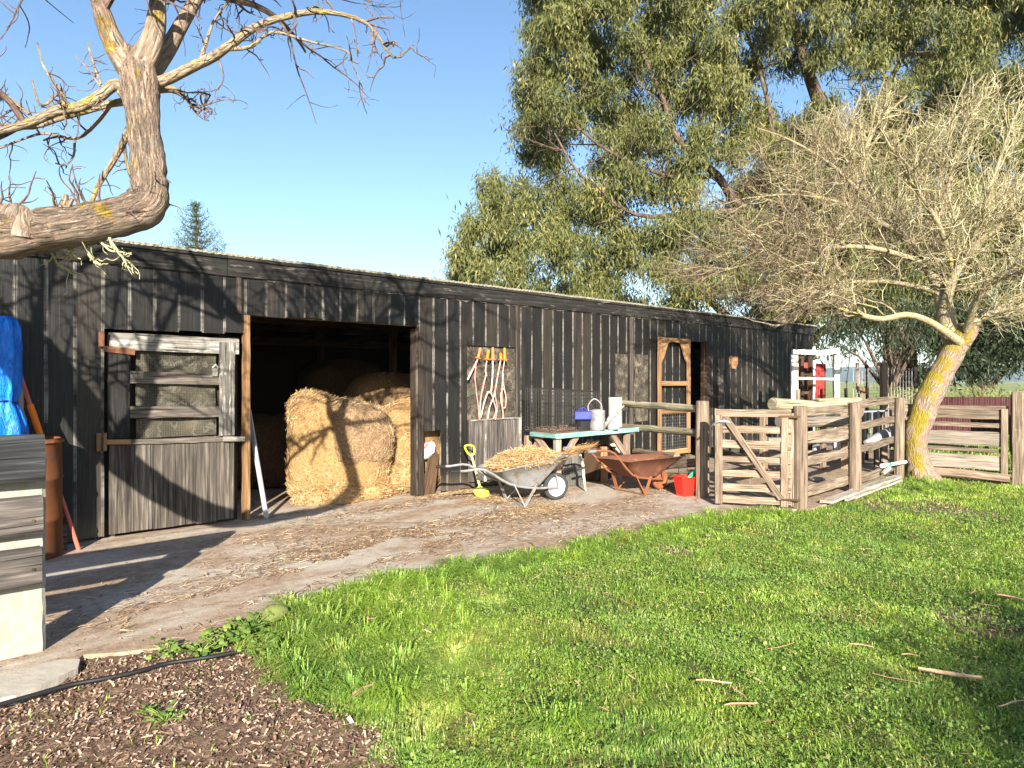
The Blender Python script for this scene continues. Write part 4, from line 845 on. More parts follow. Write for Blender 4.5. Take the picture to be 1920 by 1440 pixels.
mb.build('trunk', M['rtrunk'], rt, smooth=True)
limbs = [[(1793, 648, 11.4, .14), (1778, 610, 11.5, .125), (1768, 565, 11.6, .11), (1748, 510, 11.7, .09), (1700, 450, 11.9, .07), (1645, 395, 12.1, .055), (1605, 330, 12.3, .04), (1570, 270, 12.5, .02)],
 [(1770, 575, 11.5, .07), (1792, 510, 11.3, .06), (1832, 455, 11.1, .05), (1885, 420, 10.9, .04), (1960, 370, 10.8, .025)],
 [(1800, 642, 11.2, .06), (1772, 622, 11.1, .052), (1740, 602, 11.0, .046), (1700, 590, 10.9, .042), (1655, 598, 10.8, .038), (1610, 590, 10.7, .033), (1560, 575, 10.6, .024), (1500, 578, 10.5, .012)],
 [(1600, 588, 10.7, .024), (1562, 548, 10.7, .02), (1540, 500, 10.8, .018), (1548, 455, 10.9, .014), (1600, 395, 11.0, .01)],
 [(1735, 495, 11.7, .05), (1660, 470, 11.4, .036), (1590, 462, 11.2, .03), (1500, 470, 11.0, .022), (1420, 490, 10.9, .014), (1350, 510, 10.8, .007)],
 [(1745, 500, 11.7, .05), (1765, 400, 11.6, .038), (1790, 300, 11.5, .026), (1830, 200, 11.4, .012)],
 [(1840, 450, 11.1, .04), (1862, 340, 10.9, .028), (1895, 240, 10.7, .014), (1930, 160, 10.7, .008)],
 [(1690, 440, 11.9, .04), (1600, 390, 11.7, .03), (1500, 365, 11.5, .02), (1400, 372, 11.3, .010), (1350, 385, 11.2, .006)],
 [(1808, 625, 11.5, .07), (1850, 590, 11.6, .05), (1920, 575, 11.8, .035), (2010, 560, 12, .02)],
 [(1640, 390, 12.1, .035), (1560, 310, 12.0, .025), (1480, 262, 11.9, .015), (1420, 240, 11.8, .008)],
 [(1765, 550, 11.6, .045), (1680, 530, 11.9, .033), (1580, 530, 12.2, .024), (1480, 548, 12.4, .015), (1400, 565, 12.5, .008)],
 [(1790, 520, 11.4, .04), (1760, 420, 11.0, .03), (1700, 330, 10.7, .02), (1650, 240, 10.5, .01)],
 [(1820, 470, 11.2, .035), (1880, 470, 11.3, .028), (1960, 470, 11.4, .018)],
 [(1605, 330, 12.3, .025), (1640, 240, 12.5, .018), (1700, 180, 12.7, .01)],
 [(1812, 620, 11.2, .05), (1835, 560, 10.8, .035), (1880, 520, 10.5, .025), (1950, 500, 10.3, .015)]]
mb = MB(); LP = []
for l_ in limbs:
    a_ = tr(l_); a_[:, 3] *= 1.2; put(mb, a_[:, :3], a_[:, 3], 9, .03); LP.append(smoothline(a_, 5))
mb.build('limbs', M['rbranch'], rt, smooth=True)
hub = A(L(1790, 600, 11.5))
def brush(LP, n, ln, r0, K=6, gn=.12, outw=1.0, dirb=.9, t0=.1, upb=.15, rough=.55):
    """n curved shoots leaving the given limbs"""
    pts, dirs, rads = [], [], []
    W = np.array([len(l) for l in LP], float); W /= W.sum()
    for k in RNG.choice(len(LP), n, p=W):
        l = LP[k]; t = (t0+(1-t0)*RNG.random())*(len(l)-1.001); i = int(t); f = t-i
        pts.append(l[i, :3]*(1-f)+l[i+1, :3]*f); dirs.append(l[i+1, :3]-l[i, :3]); rads.append(l[i, 3])
    P = np.array(pts); Dd = np.array(dirs); Dd /= np.linalg.norm(Dd, axis=1)[:, None]; rad = np.minimum(np.array(rads)*.7, r0)
    o_ = P-hub; o_ /= np.linalg.norm(o_, axis=1)[:, None]+1e-6
    d = Dd*dirb+o_*outw+RNG.normal(0, rough, (n, 3))+np.array([0, 0, upb]); d /= np.linalg.norm(d, axis=1)[:, None]
    Ln = ln*(.45+.9*RNG.random(n)); Pl = [P]
    for k in range(K):
        d = d+RNG.normal(0, gn, (n, 3))+o_*.05; d /= np.linalg.norm(d, axis=1)[:, None]; Pl.append(Pl[-1]+d*(Ln/K)[:, None])
    Pl = np.stack(Pl, 1); Rd = rad[:, None]*np.linspace(1, .35, K+1)[None]
    return Pl, Rd
def yl(V):
    X = V[:, 0]*UX-V[:, 1]*UY; Y = V[:, 0]*UY+V[:, 1]*UX; return 960+F*X/Y, HY-(V[:, 2]-CAMH)/Y*F
def keep(Pl, Rd):
    m = np.ones(len(Pl), bool)
    for k in (Pl.shape[1]//2, -1):
        u_, v_ = yl(Pl[:, k]); m &= v_ < np.interp(u_, [1250, 1330, 1450, 1560, 1620, 1760, 1800, 1850, 2100], [545, 575, 622, 600, 575, 545, 585, 632, 660])
        m &= v_ > np.interp(u_, [1300, 1400, 1500, 1600, 1750, 1900, 2100], [330, 235, 195, 165, 130, 100, 90])-RNG.normal(0, 16, len(Pl))
    return Pl[m], Rd[m]
s1, q1 = keep(*brush(LP, 400, 1.15, .016, 8, .2, .5, .8, rough=.65)); mb = MB(); mb.tubes(s1, q1, 5); mb.build('branches', M['rbranch'], rt, smooth=True)
S1 = [np.column_stack([a_, b_]) for a_, b_ in zip(s1, q1)]
s2, q2 = keep(*brush(S1, 2700, .60, .0066, 7, .23, .4, .7, .12, -.04, .68)); S2 = [np.column_stack([a_, b_]) for a_, b_ in zip(s2, q2)]
s3, q3 = keep(*brush(S2, 9500, .30, .0039, 5, .25, .25, .7, .1, -.06, .75)); s4, q4 = keep(*brush(LP, 700, .5, .005, 7, .2, .6, .6, rough=.6))
s5, q5 = keep(*brush(S1, 2400, .34, .0042, 6, .25, .3, .7, .1, -.06, .75))
mb = MB(); hz = lambda s: np.clip(.55+.30*RNG.normal(size=len(s))-.28*np.clip((C2W(0, 0).x+(hub[0]-s[:, 0, 0])*UX-(hub[1]-s[:, 0, 1])*UY-1.6)/2.2, -1, 1), 0, 1)
mb.tubes(s2, q2, 3, hz(s2)); mb.tubes(s3, np.maximum(q3, .0022), 3, hz(s3)); mb.tubes(s4, q4, 3, hz(s4)); mb.tubes(s5, np.maximum(q5, .0022), 3, hz(s5))
tw = mb.build('twigs', M['rtwig'], rt); tw['kind'] = 'stuff'

def leafcloud(C, n, sig, ln, wd, droop=.8, rmean=.5, flat=0.0):
    """leaf quads gathered round the centres C"""
    k = np.repeat(np.arange(len(C)), n); N = len(k); off = RNG.normal(0, 1, (N, 3))*sig; P = C[k]+off
    d = RNG.normal(0, 1, (N, 3)); d[:, 2] -= droop*2.0; d /= np.linalg.norm(d, axis=1)[:, None]
    s_ = np.cross(d, RNG.normal(size=(N, 3))); s_ /= np.linalg.norm(s_, axis=1)[:, None]
    l_ = (ln*(.6+.8*RNG.random(N)))[:, None]; w_ = (wd*(.6+.8*RNG.random(N)))[:, None]/2
    V = np.stack([P, P+d*l_*.45+s_*w_, P+d*l_, P+d*l_*.45-s_*w_], 1).reshape(-1, 3)
    cr = RNG.normal(0, .16, len(C))[k]
    return V, np.arange(N*4).reshape(N, 4), np.clip(rmean+cr+RNG.normal(0, .18, N), 0, 1)
# the great gum tree behind the barn
eb = L(1700, 780, 23); et = thing('gum_tree', 'huge gum tree with drooping olive leaves filling the sky behind the barn', 'tree', (eb.x, eb.y, -.05))
mb = MB(); el = []
for l_ in [[(1700, 805, 23, .62), (1692, 700, 23, .5), (1680, 600, 23, .44), (1640, 430, 23, .36), (1575, 280, 23, .28), (1520, 150, 23, .2), (1470, -20, 23, .12), (1440, -150, 23, .06)],
           [(1678, 610, 23, .26), (1620, 575, 22.5, .2), (1560, 610, 22, .15), (1500, 650, 21.5, .08)], [(1640, 440, 23, .22), (1530, 430, 22.6, .18), (1400, 395, 22, .15), (1345, 330, 21.6, .13), (1270, 260, 21.2, .10), (1245, 190, 21, .07), (1200, 90, 21, .05)],
           [(1660, 520, 23, .24), (1560, 560, 22, .2), (1450, 610, 21, .17), (1375, 602, 22.6, .15), (1326, 560, 23, .12), (1220, 500, 23.5, .07), (1100, 460, 23.5, .05), (980, 440, 23, .03)],
           [(1400, 395, 22, .10), (1290, 400, 21.5, .08), (1190, 402, 21, .06), (1090, 330, 20.5, .04), (1040, 250, 20.5, .03)], [(1575, 280, 23, .14), (1650, 180, 23, .1), (1720, 60, 23, .06)], [(1530, 430, 22.6, .1), (1460, 300, 22.5, .09), (1440, 190, 22.4, .07), (1400, 60, 22.3, .04)],
           [(1680, 600, 23, .2), (1780, 520, 23, .16), (1900, 430, 23, .1), (2050, 380, 23, .05)], [(1345, 330, 21.6, .07), (1250, 330, 21.3, .06), (1120, 270, 21, .04), (1030, 180, 20.8, .03)]]:
    a_ = tr(l_); put(mb, a_[:, :3], a_[:, 3], 10, .05); el.append(smoothline(a_, 4))
for l in el: sprout(mb, l[:, :3], l[:, 3], 12, 1.8, .03, .14, (0, 0, .02), 1, .9, .2, 5, kids=3)
mb.build('trunk', M['eucbark'], et, smooth=True)
outl = [(1000, -160), (1003, 100), (985, 165), (977, 235), (992, 285), (1020, 318), (1042, 332), (1005, 350), (965, 352), (918, 352), (895, 392), (885, 440), (868, 500), (850, 532), (1000, 560), (1160, 598), (1300, 625), (1500, 640), (1600, 612), (1760, 640), (1990, 660), (2100, 500), (2100, -160)]
holes = [(1092, 256, 20), (1073, 301, 26), (1222, 178, 22), (1209, 301, 22), (1268, 243, 22), (1193, 394, 20), (1228, 398, 14), (1026, 515, 22), (1042, 540, 14), (1205, 525, 24), (1240, 555, 16), (1366, 575, 26), (1337, 367, 28), (1384, 330, 22), (1393, 99, 20), (1452, 170, 26), (1518, 180, 26),
         (1592, 150, 34), (1650, 150, 22), (1487, 208, 22), (1354, 363, 18), (1907, 100, 26), (1870, 90, 12), (1322, 575, 26), (1541, 606, 26), (1000, 345, 12), (1275, 400, 12), (1290, 320, 10), (1140, 280, 12), (1560, 85, 12), (1480, 90, 10), (1610, 230, 18), (1700, 130, 12)]
N0 = 30000; cx = RNG.uniform(840, 2100, N0); cy = RNG.uniform(-160, 660, N0); ok = inpoly(cx, cy, outl)
for a_, b_, c_ in holes: ok &= np.hypot(cx-a_, (cy-b_)*.9) > c_*1.05+10
cx, cy = cx[ok], cy[ok]; sel = []
for i_ in range(len(cx)):                      # macro masses kept a little apart
    if all((cx[i_]-cx[k_])**2+(cy[i_]-cy[k_])**2*1.2 > 36**2 for k_ in sel): sel.append(i_)
    if len(sel) > 420: break
mcx, mcy = cx[sel], cy[sel]; md = 22+np.clip((mcx-1300)*.0016, -2, 1.5)+RNG.uniform(-2.0, 1.6, len(sel))
Mc = np.array([tuple(L(a_, b_, c_)) for a_, b_, c_ in zip(mcx, mcy, md)]); ns_ = 13; sz_ = RNG.uniform(.5, 1.0, len(Mc))
dv = RNG.normal(size=(len(Mc), ns_, 3)); dv /= np.linalg.norm(dv, axis=2)[..., None]; dv[..., 2] = np.where(dv[..., 2] < -.3, -dv[..., 2]*.5, dv[..., 2])
C = (Mc[:, None]+dv*np.array([.62, .62, .50])*sz_[:, None, None]*RNG.uniform(.55, 1.05, (len(Mc), ns_, 1))).reshape(-1, 3)
u_, v_ = (960+F*(C[:, 0]*UX-C[:, 1]*UY)/(C[:, 0]*UY+C[:, 1]*UX), HY-(C[:, 2]-CAMH)/(C[:, 0]*UY+C[:, 1]*UX)*F); m_ = np.ones(len(C), bool)
for a_, b_, c_ in holes: m_ &= np.hypot(u_-a_, (v_-b_)*.9) > c_*.95
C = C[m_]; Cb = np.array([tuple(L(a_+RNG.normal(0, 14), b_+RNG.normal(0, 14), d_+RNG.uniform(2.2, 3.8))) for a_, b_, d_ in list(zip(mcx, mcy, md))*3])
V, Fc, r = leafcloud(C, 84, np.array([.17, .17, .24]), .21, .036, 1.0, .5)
mb = MB(); mb.add(V, Fc, np.zeros((len(Fc)*4, 2)), r); V, Fc, r = leafcloud(Cb, 100, np.array([.30, .30, .32]), .24, .045, .85, .22); mb.add(V, Fc, np.zeros((len(Fc)*4, 2)), r)  # back leaves coloured darker, painting the shade inside the crown
ex = np.array([(a_, b_, c_) for a_, b_, c_ in [(925, 330, 20), (928, 345, 20), (922, 360, 20), (905, 380, 20), (875, 420, 20)]]); C2 = np.array([tuple(L(*e_)) for e_ in ex])
V, Fc, r = leafcloud(C2, 60, np.array([.1, .1, .2]), .22, .03, .9, .6); mb.add(V, Fc, np.zeros((len(Fc)*4, 2)), r)
cr_ = mb.build('crown', M['eucleaf'], et); cr_['kind'] = 'stuff'
# shaded underside of the gum on the right, its shade painted as dark leaves
def bush(name, label, cat, blobs, mat, n, sig, ln, wd, droop=.2, trunk=None, rm=.5, group=None, base=None):
    C = np.array([tuple(L(*b_)) for b_ in blobs]); b0 = A(L(*blobs[0])) if base is None else A(base)
    th_ = thing(name, label, cat, (b0[0], b0[1], -.05), group)
    mb = MB(); V, Fc, r = leafcloud(C, n, sig, ln, wd, droop, rm); mb.add(V, Fc, np.zeros((len(Fc)*4, 2)), r); c_ = mb.build('crown', mat, th_); c_['kind'] = 'stuff'
    mb = MB()
    top = C.mean(0)
    mb.tube([(b0[0], b0[1], -.05), (b0[0], b0[1], top[2]*.5), tuple(top)], [trunk or .1, (trunk or .1)*.8, .03], 7)
    for c2 in C[::max(1, len(C)//8)]: mb.tube([(b0[0], b0[1], top[2]*.4), tuple((c2+A((b0[0], b0[1], top[2]*.6)))/2), tuple(c2)], [(trunk or .1)*.5, .03, .01], 5)
    mb.build('trunk', M['eucbark'], th_); return th_
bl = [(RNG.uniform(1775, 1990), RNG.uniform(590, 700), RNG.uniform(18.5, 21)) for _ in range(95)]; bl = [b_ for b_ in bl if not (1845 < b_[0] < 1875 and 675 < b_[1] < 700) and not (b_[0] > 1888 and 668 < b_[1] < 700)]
bush('painted_gum_shade', 'shaded gum underside painted in dark leaves, hanging low behind the right-hand plank fence', 'tree', bl, M['darkleaf'], 130, np.array([.28, .28, .26]), .22, .045, .6, .25, base=L(1835, 760, 20))
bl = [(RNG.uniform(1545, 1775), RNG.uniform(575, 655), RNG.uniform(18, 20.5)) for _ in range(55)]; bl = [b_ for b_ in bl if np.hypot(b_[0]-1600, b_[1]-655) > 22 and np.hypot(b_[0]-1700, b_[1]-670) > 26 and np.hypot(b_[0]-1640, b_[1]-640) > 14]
bush('painted_gum_shade', 'drooping gum underside, its shade painted in dark leaves, behind the white stile', 'tree', bl, M['darkleaf'], 70, np.array([.24, .24, .3]), .22, .035, .8, .18, base=L(1668, 760, 19.5))
bl = [(RNG.uniform(1782, 1960), RNG.uniform(733, 750), RNG.uniform(17.5, 18.5)) for _ in range(34)]
bush('pale_bush', 'pale green feathery bush beyond the right-hand plank fence', 'bush', bl, M['paleleaf'], 50, np.array([.12, .12, .08]), .13, .014, -.5, .04, base=L(1850, 800, 16))
bl = [(RNG.uniform(1665, 1722), RNG.uniform(738, 760), RNG.uniform(14, 15)) for _ in range(14)]
bush('pale_bush', 'pale grassy bush left of the leaning tree trunk', 'bush', bl, M['paleleaf'], 50, np.array([.12, .12, .10]), .14, .014, -.5, .03, base=L(1695, 800, 14.5))
for i, (a_, b_, w_, h_) in enumerate([(1668, 716, 14, 26), (1690, 718, 12, 22), (1712, 715, 13, 30), (1735, 718, 14, 22)]):
    bl = [(a_+RNG.normal(0, w_*.5), b_-RNG.uniform(0, h_), 60) for _ in range(14)]
    bush('far_tree', ['leftmost of four small distant trees beyond the paddock', 'second small distant tree from the left beyond the paddock', 'third and tallest of the four distant trees beyond the paddock', 'distant tree just left of the leaning trunk'][i], 'tree', bl, M['darkleaf'], 40, np.array([.35, .35, .35]), .4, .2, 0, .15, group='distant trees beyond the paddock', base=L(a_, 740, 60))
def conifer(name, label, px, ptop, d, spread, tiers, zb=1.0, lean=0.0):
    b_ = L(px, 715, d); top = L(px, ptop, d).z; o = thing(name, label, 'tree', (b_.x, b_.y, -.05))
    mb = MB(); mb.tube([(b_.x, b_.y, -.05), (b_.x+lean*.3, b_.y, top*.6), (b_.x, b_.y, top)], [.28, .15, .02], 8); ns = []
    for k in range(tiers):
        t_ = k/tiers; z_ = top-.25-(top-zb)*t_**1.1; ln = .18+spread*t_**.9
        for j in range(6 if k > 2 else 4):
            az = k*1.3+j*math.pi/3+random.uniform(-.3, .3); l_ = ln*random.uniform(.6, 1.25); pts = [(b_.x, b_.y, z_)]
            for s_ in range(1, 5): q = s_/4; pts.append((b_.x+math.cos(az)*l_*q, b_.y+math.sin(az)*l_*q, z_-.12*l_*math.sin(q*2.2)+l_*.55*q**2.2))
            mb.tube(pts, [.04, .03, .02, .015, .008], 4)
            for s_ in np.linspace(.2, 1, max(3, int(l_*5))): ns.append([np.interp(s_*4, range(5), [p_[i] for p_ in pts]) for i in range(3)])
    mb.build('trunk', M['eucbark'], o); C = np.array(ns); mb = MB()
    V, Fc, r = leafcloud(C, 16, np.array([.09, .09, .08]), .22, .03, -.35, .45); mb.add(V, Fc, np.zeros((len(Fc)*4, 2)), r); c_ = mb.build('crown', M['pineleaf'], o); c_['kind'] = 'stuff'
conifer('pine_tree', 'small pointed pine tree rising behind the barn roof on the left', 368, 378, 40, 2.3, 15, 6.5)
conifer('pine_tree', 'dark conifer showing above the roof left of the gum tree', 862, 468, 38, 1.7, 12, 4.5)
# leafy tree behind the photographer, whose shade falls on the lower right of the lawn
c0 = C2W(4.6, -8.0); o = thing('garden_tree', 'leafy garden tree standing behind the viewer', 'tree', (c0.x, c0.y, -.05))
mb = MB(); mb.tube([(c0.x, c0.y, -.05), (c0.x+.05, c0.y, 2.0), (c0.x, c0.y, 3.9)], [.16, .13, .05], 10); 
C = []
for _ in range(120): xg = RNG.normal(0, .62); C.append(tuple(C2W(4.0+xg, -8.0+.65*xg+RNG.normal(0, .36), 4.3+RNG.normal(0, .13))))
C = np.array(C)
for c2 in C[::6]: mb.tube([(c0.x, c0.y, 2.2), tuple((c2+A((c0.x, c0.y, 3)))/2), tuple(c2)], [.05, .03, .01], 5)
mb.build('trunk', M['branchbark'], o); mb = MB(); V, Fc, r = leafcloud(C, 60, np.array([.2, .2, .18]), .12, .06, .1, .5); mb.add(V, Fc, np.zeros((len(Fc)*4, 2)), r); c_ = mb.build('crown', M['eucleaf'], o); c_['kind'] = 'stuff'
# ================================================================== FENCES, GATE, PENS
def V3(p): return Vector(tuple(p))
def roundpost(parent, x, y, z1, r, mat, z0=-.05, lean=(0, 0), name='post', n=12):
    mb = MB(); mb.tube([(x, y, z0), (x+lean[0]*.5, y+lean[1]*.5, z1*.5), (x+lean[0], y+lean[1], z1-.01), (x+lean[0], y+lean[1], z1)], [r*1.06, r, r*.97, r*.8], n, noise=.03); return mb.build(name, mat, parent)
# near fence on the left edge
f0 = G(37, 1230); ft = thing('rail_fence', 'dark tarred rail fence with a whitewashed post at the left edge', 'fence', (f0.x, f0.y, -.05))
for i, x_ in enumerate((f0.x+.005, f0.x-2.3, f0.x-4.6)):
    mb = MB(); mb.beam((x_, f0.y+.06, -.05), (x_, f0.y+.06, 1.14), .245, .13, up=(0, 1, 0), seg=12, jit=.003, cham=.02); mb.build('post', M['white_post'], ft)
yr = f0.y-.07
for z_, h_, mt, px_ in [(1.155, .275, 'old_black', 83), (.828, .215, 'old_grey', 80), (.528, .215, 'old_grey', 78)]:
    xe = Wl(px_, 900, yr-.03)[0]
    mb = MB(); mb.beam((xe, yr, z_), (xe-5.4, yr, z_-.02), .11 if mt != 'old_black' else .15, h_, seg=16, jit=.0035, cham=.02 if mt != 'old_black' else .035); r_ = mb.build('rail', M[mt], ft)
for z_ in (.80, .52): mb = MB(); mb.tube([(f0.x+.05, yr-.05, z_), (f0.x+.05, yr-.062, z_)], .009, 8); mb.build('bolt', M['raw_wood'], ft)
# pen fence from the barn to the gatepost
pA, pB = V3((9.52, 7.62, 0)), G(1317, 932)
fa = thing('rail_fence', 'lichened round-rail fence between the workbench and the gate', 'fence', pB)
mb = MB(); q = L(1153, 715, 11.2); mb.beam((q.x, q.y, 0), (q.x, q.y, CAMH-(745-HY)/F*11.2), .21, .13, up=tuple(C2W(0, 1)), seg=6, jit=.003); mb.build('post', M['bleached'], fa)
roundpost(fa, pB.x, pB.y, 1.33, .092, M['post'])
def railp(par, px0, y0, d0, px1, y1, d1, r_, mat, square=None, seg=8):
    a_, b_ = L(px0, y0, d0), L(px1, y1, d1); mb = MB()
    if square: mb.beam(a_, b_, square[0], square[1], seg=seg, jit=.004, cham=.012)
    else:
        n_ = 9; P = [a_+(b_-a_)*(i/n_)+Vector(RNG.normal(0, .004, 3)) for i in range(n_+1)]; mb.tube(P, r_*(1+RNG.normal(0, .04, n_+1)), 10, noise=.02)
    return mb.build('rail', mat, par)
railp(fa, 1166, 757, 11.6, 1308, 766, 9.55, .055, M['mossrail']); railp(fa, 1166, 800, 11.6, 1308, 811, 9.55, .055, M['mossrail'])
railp(fa, 1190, 846, 11.4, 1270, 856, 10.1, .052, M['fence']); railp(fa, 1225, 875, 10.7, 1318, 866, 9.5, 0, M['fence'], (.05, .12)); railp(fa, 1228, 893, 10.6, 1312, 886, 9.6, .05, M['mossrail']); railp(fa, 1250, 905, 10.3, 1312, 912, 9.6, 0, M['gate'], (.05, .09))
# gate
g0, g1 = V3((8.33, 3.99, 0)), V3((7.86, 4.79, 0)); gt = thing('farm_gate', 'weathered seven-bar timber gate standing half open with a diagonal brace', 'gate', g0)
gd = (g1-g0).normalized(); gn_ = Vector((gd.y, -gd.x, 0));  gn_ = gn_ if gn_.dot(Vector((-1, -1, 0))) > 0 else -gn_
def gp(t, z, o=0.0): return g0+gd*t+gn_*o+Vector((0, 0, z))
GL = (g1-g0).length
for z_, h_ in [(1.195, .095), (.985, .09), (.79, .10), (.60, .075), (.425, .085), (.25, .095), (.085, .09)]:
    mb = MB(); mb.beam(gp(.02, z_), gp(GL, z_+random.uniform(-.012, .012)), .026, h_, seg=8, jit=.0025, r=random.random()*.6+.2); mb.build('rail', M['gate'], gt)
for t_, o_, w_, z1 in [(GL-.04, .028, .09, 1.17), (GL-.04, -.028, .09, 1.24), (.10, .028, .085, 1.16), (.03, -.028, .08, 1.2), (GL-.0, .0, .03, 1.25)]:
    mb = MB(); mb.beam(gp(t_, .03, o_), gp(t_, z1, o_), w_, .026, up=tuple(gn_), seg=8, jit=.002, r=random.random()*.6+.2); mb.build('upright', M['gate'], gt)
mb = MB(); mb.beam(gp(GL-.12, 1.14, .05), gp(.14, .13, .05), .022, .075, seg=8, jit=.002, r=.25); mb.build('brace', M['gate'], gt)
mb = MB(); ws = [gp(GL+.02, 1.03, .05), gp(GL-.02, 1.075, .07), gp(GL-.14, 1.08, .07), gp(GL-.2, 1.06, .05), gp(GL-.14, 1.09, .06), gp(GL-.02, 1.085, .06), gp(GL+.05, 1.02, .0), gp(GL+.03, 1.0, -.05)]; mb.tube(smoothline(ws, 4), .006, 5); mb.build('wire_latch', M['wirelight'], gt)
for z_ in (1.16, .12): mb = MB(); mb.beam(gp(-.08, z_, .045), gp(.16, z_, .045), .006, .025); mb.build('hinge', M['raw_wood'], gt)
# fence right of the gate
P5, P6, P7 = G(1500, 953), G(1603, 923), V3((12.35, 4.12, 0)); fb = thing('rail_fence', 'five-rail timber fence running from the gate to the leaning tree', 'fence', P5)
roundpost(fb, P5.x, P5.y, 1.29, .088, M['post']); roundpost(fb, P6.x, P6.y, 1.29, .085, M['post']); roundpost(fb, P7.x, P7.y, 1.33, .08, M['fence'], lean=(.05, 0))
for z_, h_ in [(1.19, .12), (.875, .115), (.545, .12), (.15, .14)]:
    mb = MB(); mb.beam((P5.x-.02, P5.y+.095, z_), (P6.x+.12, P6.y+.095, z_+.02), .035, h_, seg=10, jit=.005, cham=.01, bow=(0, 0, random.uniform(-.02, .02))); mb.build('rail', M['fence'], fb)
for z_, h_ in [(1.23, .12), (.91, .11), (.58, .11), (.12, .12)]:
    mb = MB(); mb.beam((P6.x+.02, P6.y+.10, z_), (P7.x+.1, P7.y+.08, z_+.06), .035, h_, seg=10, jit=.005, cham=.01, bow=(0, 0, random.uniform(-.02, .02))); mb.build('rail', M['fence'], fb)
mb = MB(); q = L(1694, 755, 11.5); mb.prism([(-.04, .02), (.05, .03), (.06, -.16), (-.04, -.40), (-.06, -.38)], (q.x, q.y, q.z), tuple(C2W(1, 0)), (0, 0, 1), .03); mb.build('end_block', M['fence'], fb)
# plank fence right of the tree
Q0, Q1 = V3((12.95, 4.05, 0)), V3((13.14, 2.72, 0)); fr = thing('plank_fence', 'grey plank fence right of the leaning tree with two square posts', 'fence', Q1)
def qp(t, z, o=0): d_ = (Q1-Q0).normalized(); return Q0+d_*t+Vector((z*0+.0, 0, z))+Vector((o, 0, 0))
QL = (Q1-Q0).length
for z_, h_, mt in [(1.10, .215, 'fence'), (.895, .07, 'fence'), (.67, .23, 'old_fence'), (.485, .06, 'fence'), (.29, .23, 'old_fence')]:
    mm = M.get(mt) or M.setdefault('old_fence', wood('grey_brown_planks', (.12, .10, .08), (.27, .23, .185), (.4, .35, .29), .7)); mb = MB(); mb.beam(qp(-.4, z_), qp(QL-.06, z_-.005), .03, h_, seg=8, jit=.003); mb.build('rail', mm, fr)
mb = MB(); mb.tube([qp(-.2, .08, -.08), qp(QL*.5, .09, -.06), qp(QL-.02, .06, -.08)], .07, 9, noise=.05); mb.build('ground_log', M['gate'], fr)
mb = MB(); mb.beam(qp(QL-.10, -.05, -.035), qp(QL-.10, 1.16, -.035), .09, .04, up=(1, 0, 0), seg=6, jit=.002, r=1.0); mb.build('post', M['fence'], fr)
mb = MB(); mb.beam(qp(QL+.08, -.05, -.06), qp(QL+.08, 1.43, -.06), .155, .12, up=(1, 0, 0), seg=6, jit=.003, r=.5); mb.build('post', M['fence'], fr)
for z_ in (1.15, .78, .4): mb = MB(); mb.beam(qp(QL+.16, z_-.0, -.02), qp(QL+2.5, z_, -.02), .03, .2, seg=6, jit=.003); mb.build('rail', M['fence'], fr)
mb = MB(); mb.beam(qp(QL+2.4, -.05, .04), qp(QL+2.4, 1.3, .04), .13, .12, up=(1, 0, 0)); mb.build('post', M['fence'], fr)
# bleached plank on the grass
a_, b_ = G(1548, 946), G(1684, 899); th_ = thing('plank', 'long bleached white plank lying in the grass below the rail fence', 'plank', a_); mb = MB()
mb.beam(a_+Vector((0, 0, .035)), b_+Vector((0, 0, .05)), .15, .035, seg=18, jit=.004, w1=.12); mb.build('board', M['bleached'], th_)
a_, b_ = G(1587, 941), G(1690, 905); mb = MB(); mb.beam(a_+Vector((0, 0, .02)), b_+Vector((0, 0, .04)), .04, .03, seg=8, jit=.003); mb.build('batten', M['bleached'], th_)
# white pipe and lime trowel near the tree
a_, b_ = L(1657, 873, 10.9), L(1698, 866, 11.2); o = thing('drain_pipe', 'white plastic pipe poking out of the fence beside the leaning tree', 'pipe', (a_.x, a_.y, 0)); mb = MB(); mb.tube([a_, b_], .028, 12); mb.build('pipe_body', M['whiteplast'], o); mb = MB(); mb.tube([a_-(b_-a_)*.08, a_+(b_-a_)*.06], .038, 12); mb.build('collar', M['whiteplast'], o)
a_ = L(1668, 877, 10.8); b_ = L(1660, 893, 10.7); o = thing('hand_brush', 'small brush with a bright green handle under the white pipe', 'brush', (a_.x, a_.y, 0)); mb = MB(); mb.tube([L(1671, 868, 10.8), a_], .018, 8); mb.build('handle', M['green'], o); mb = MB(); mb.beam(a_, L(1655, 888, 10.75), .05, .04, seg=3); mb.build('head', M['bleached'], o)

# clutter in the pens behind the fence
def log(name, label, a_, b_, r_, mat, cat='log', group=None, n=12):
    o = thing(name, label, cat, (a_.x, a_.y, min(a_.z, b_.z)-r_), group); mb = MB(); P = [a_+(b_-a_)*(i/7)+Vector(RNG.normal(0, .008, 3)) for i in range(8)]; mb.tube(P, r_*(1+RNG.normal(0, .04, 8)), n, noise=.03); mb.build('log_body', mat, o)
    mb = MB(); d_ = (b_-a_).normalized(); mb.tube([a_-d_*.004, a_-d_*.001], r_*.9, n); mb.build('cut_end', M['bleached'] if 'sawn' in label else M['fence'], o); return o
log('log', 'thick mossy top log with a sawn end behind the gatepost', L(1448, 757, 11.6), L(1545, 763, 12.0), .105, M['mossrail'])
log('log', 'mossy log resting right of the thin post, behind the fence top rail', L(1530, 760, 12.1), L(1610, 756, 12.5), .115, M['mossrail'])
log('log', 'grey log seen between the two upper fence rails', L(1462, 792, 11.4), L(1592, 790, 12.0), .095, M['old_fence'])
o = thing('pen_frame', 'inner log pen frame behind the rail fence with thin posts', 'pen', L(1500, 900, 11.9)*1)
o.location.z = 0
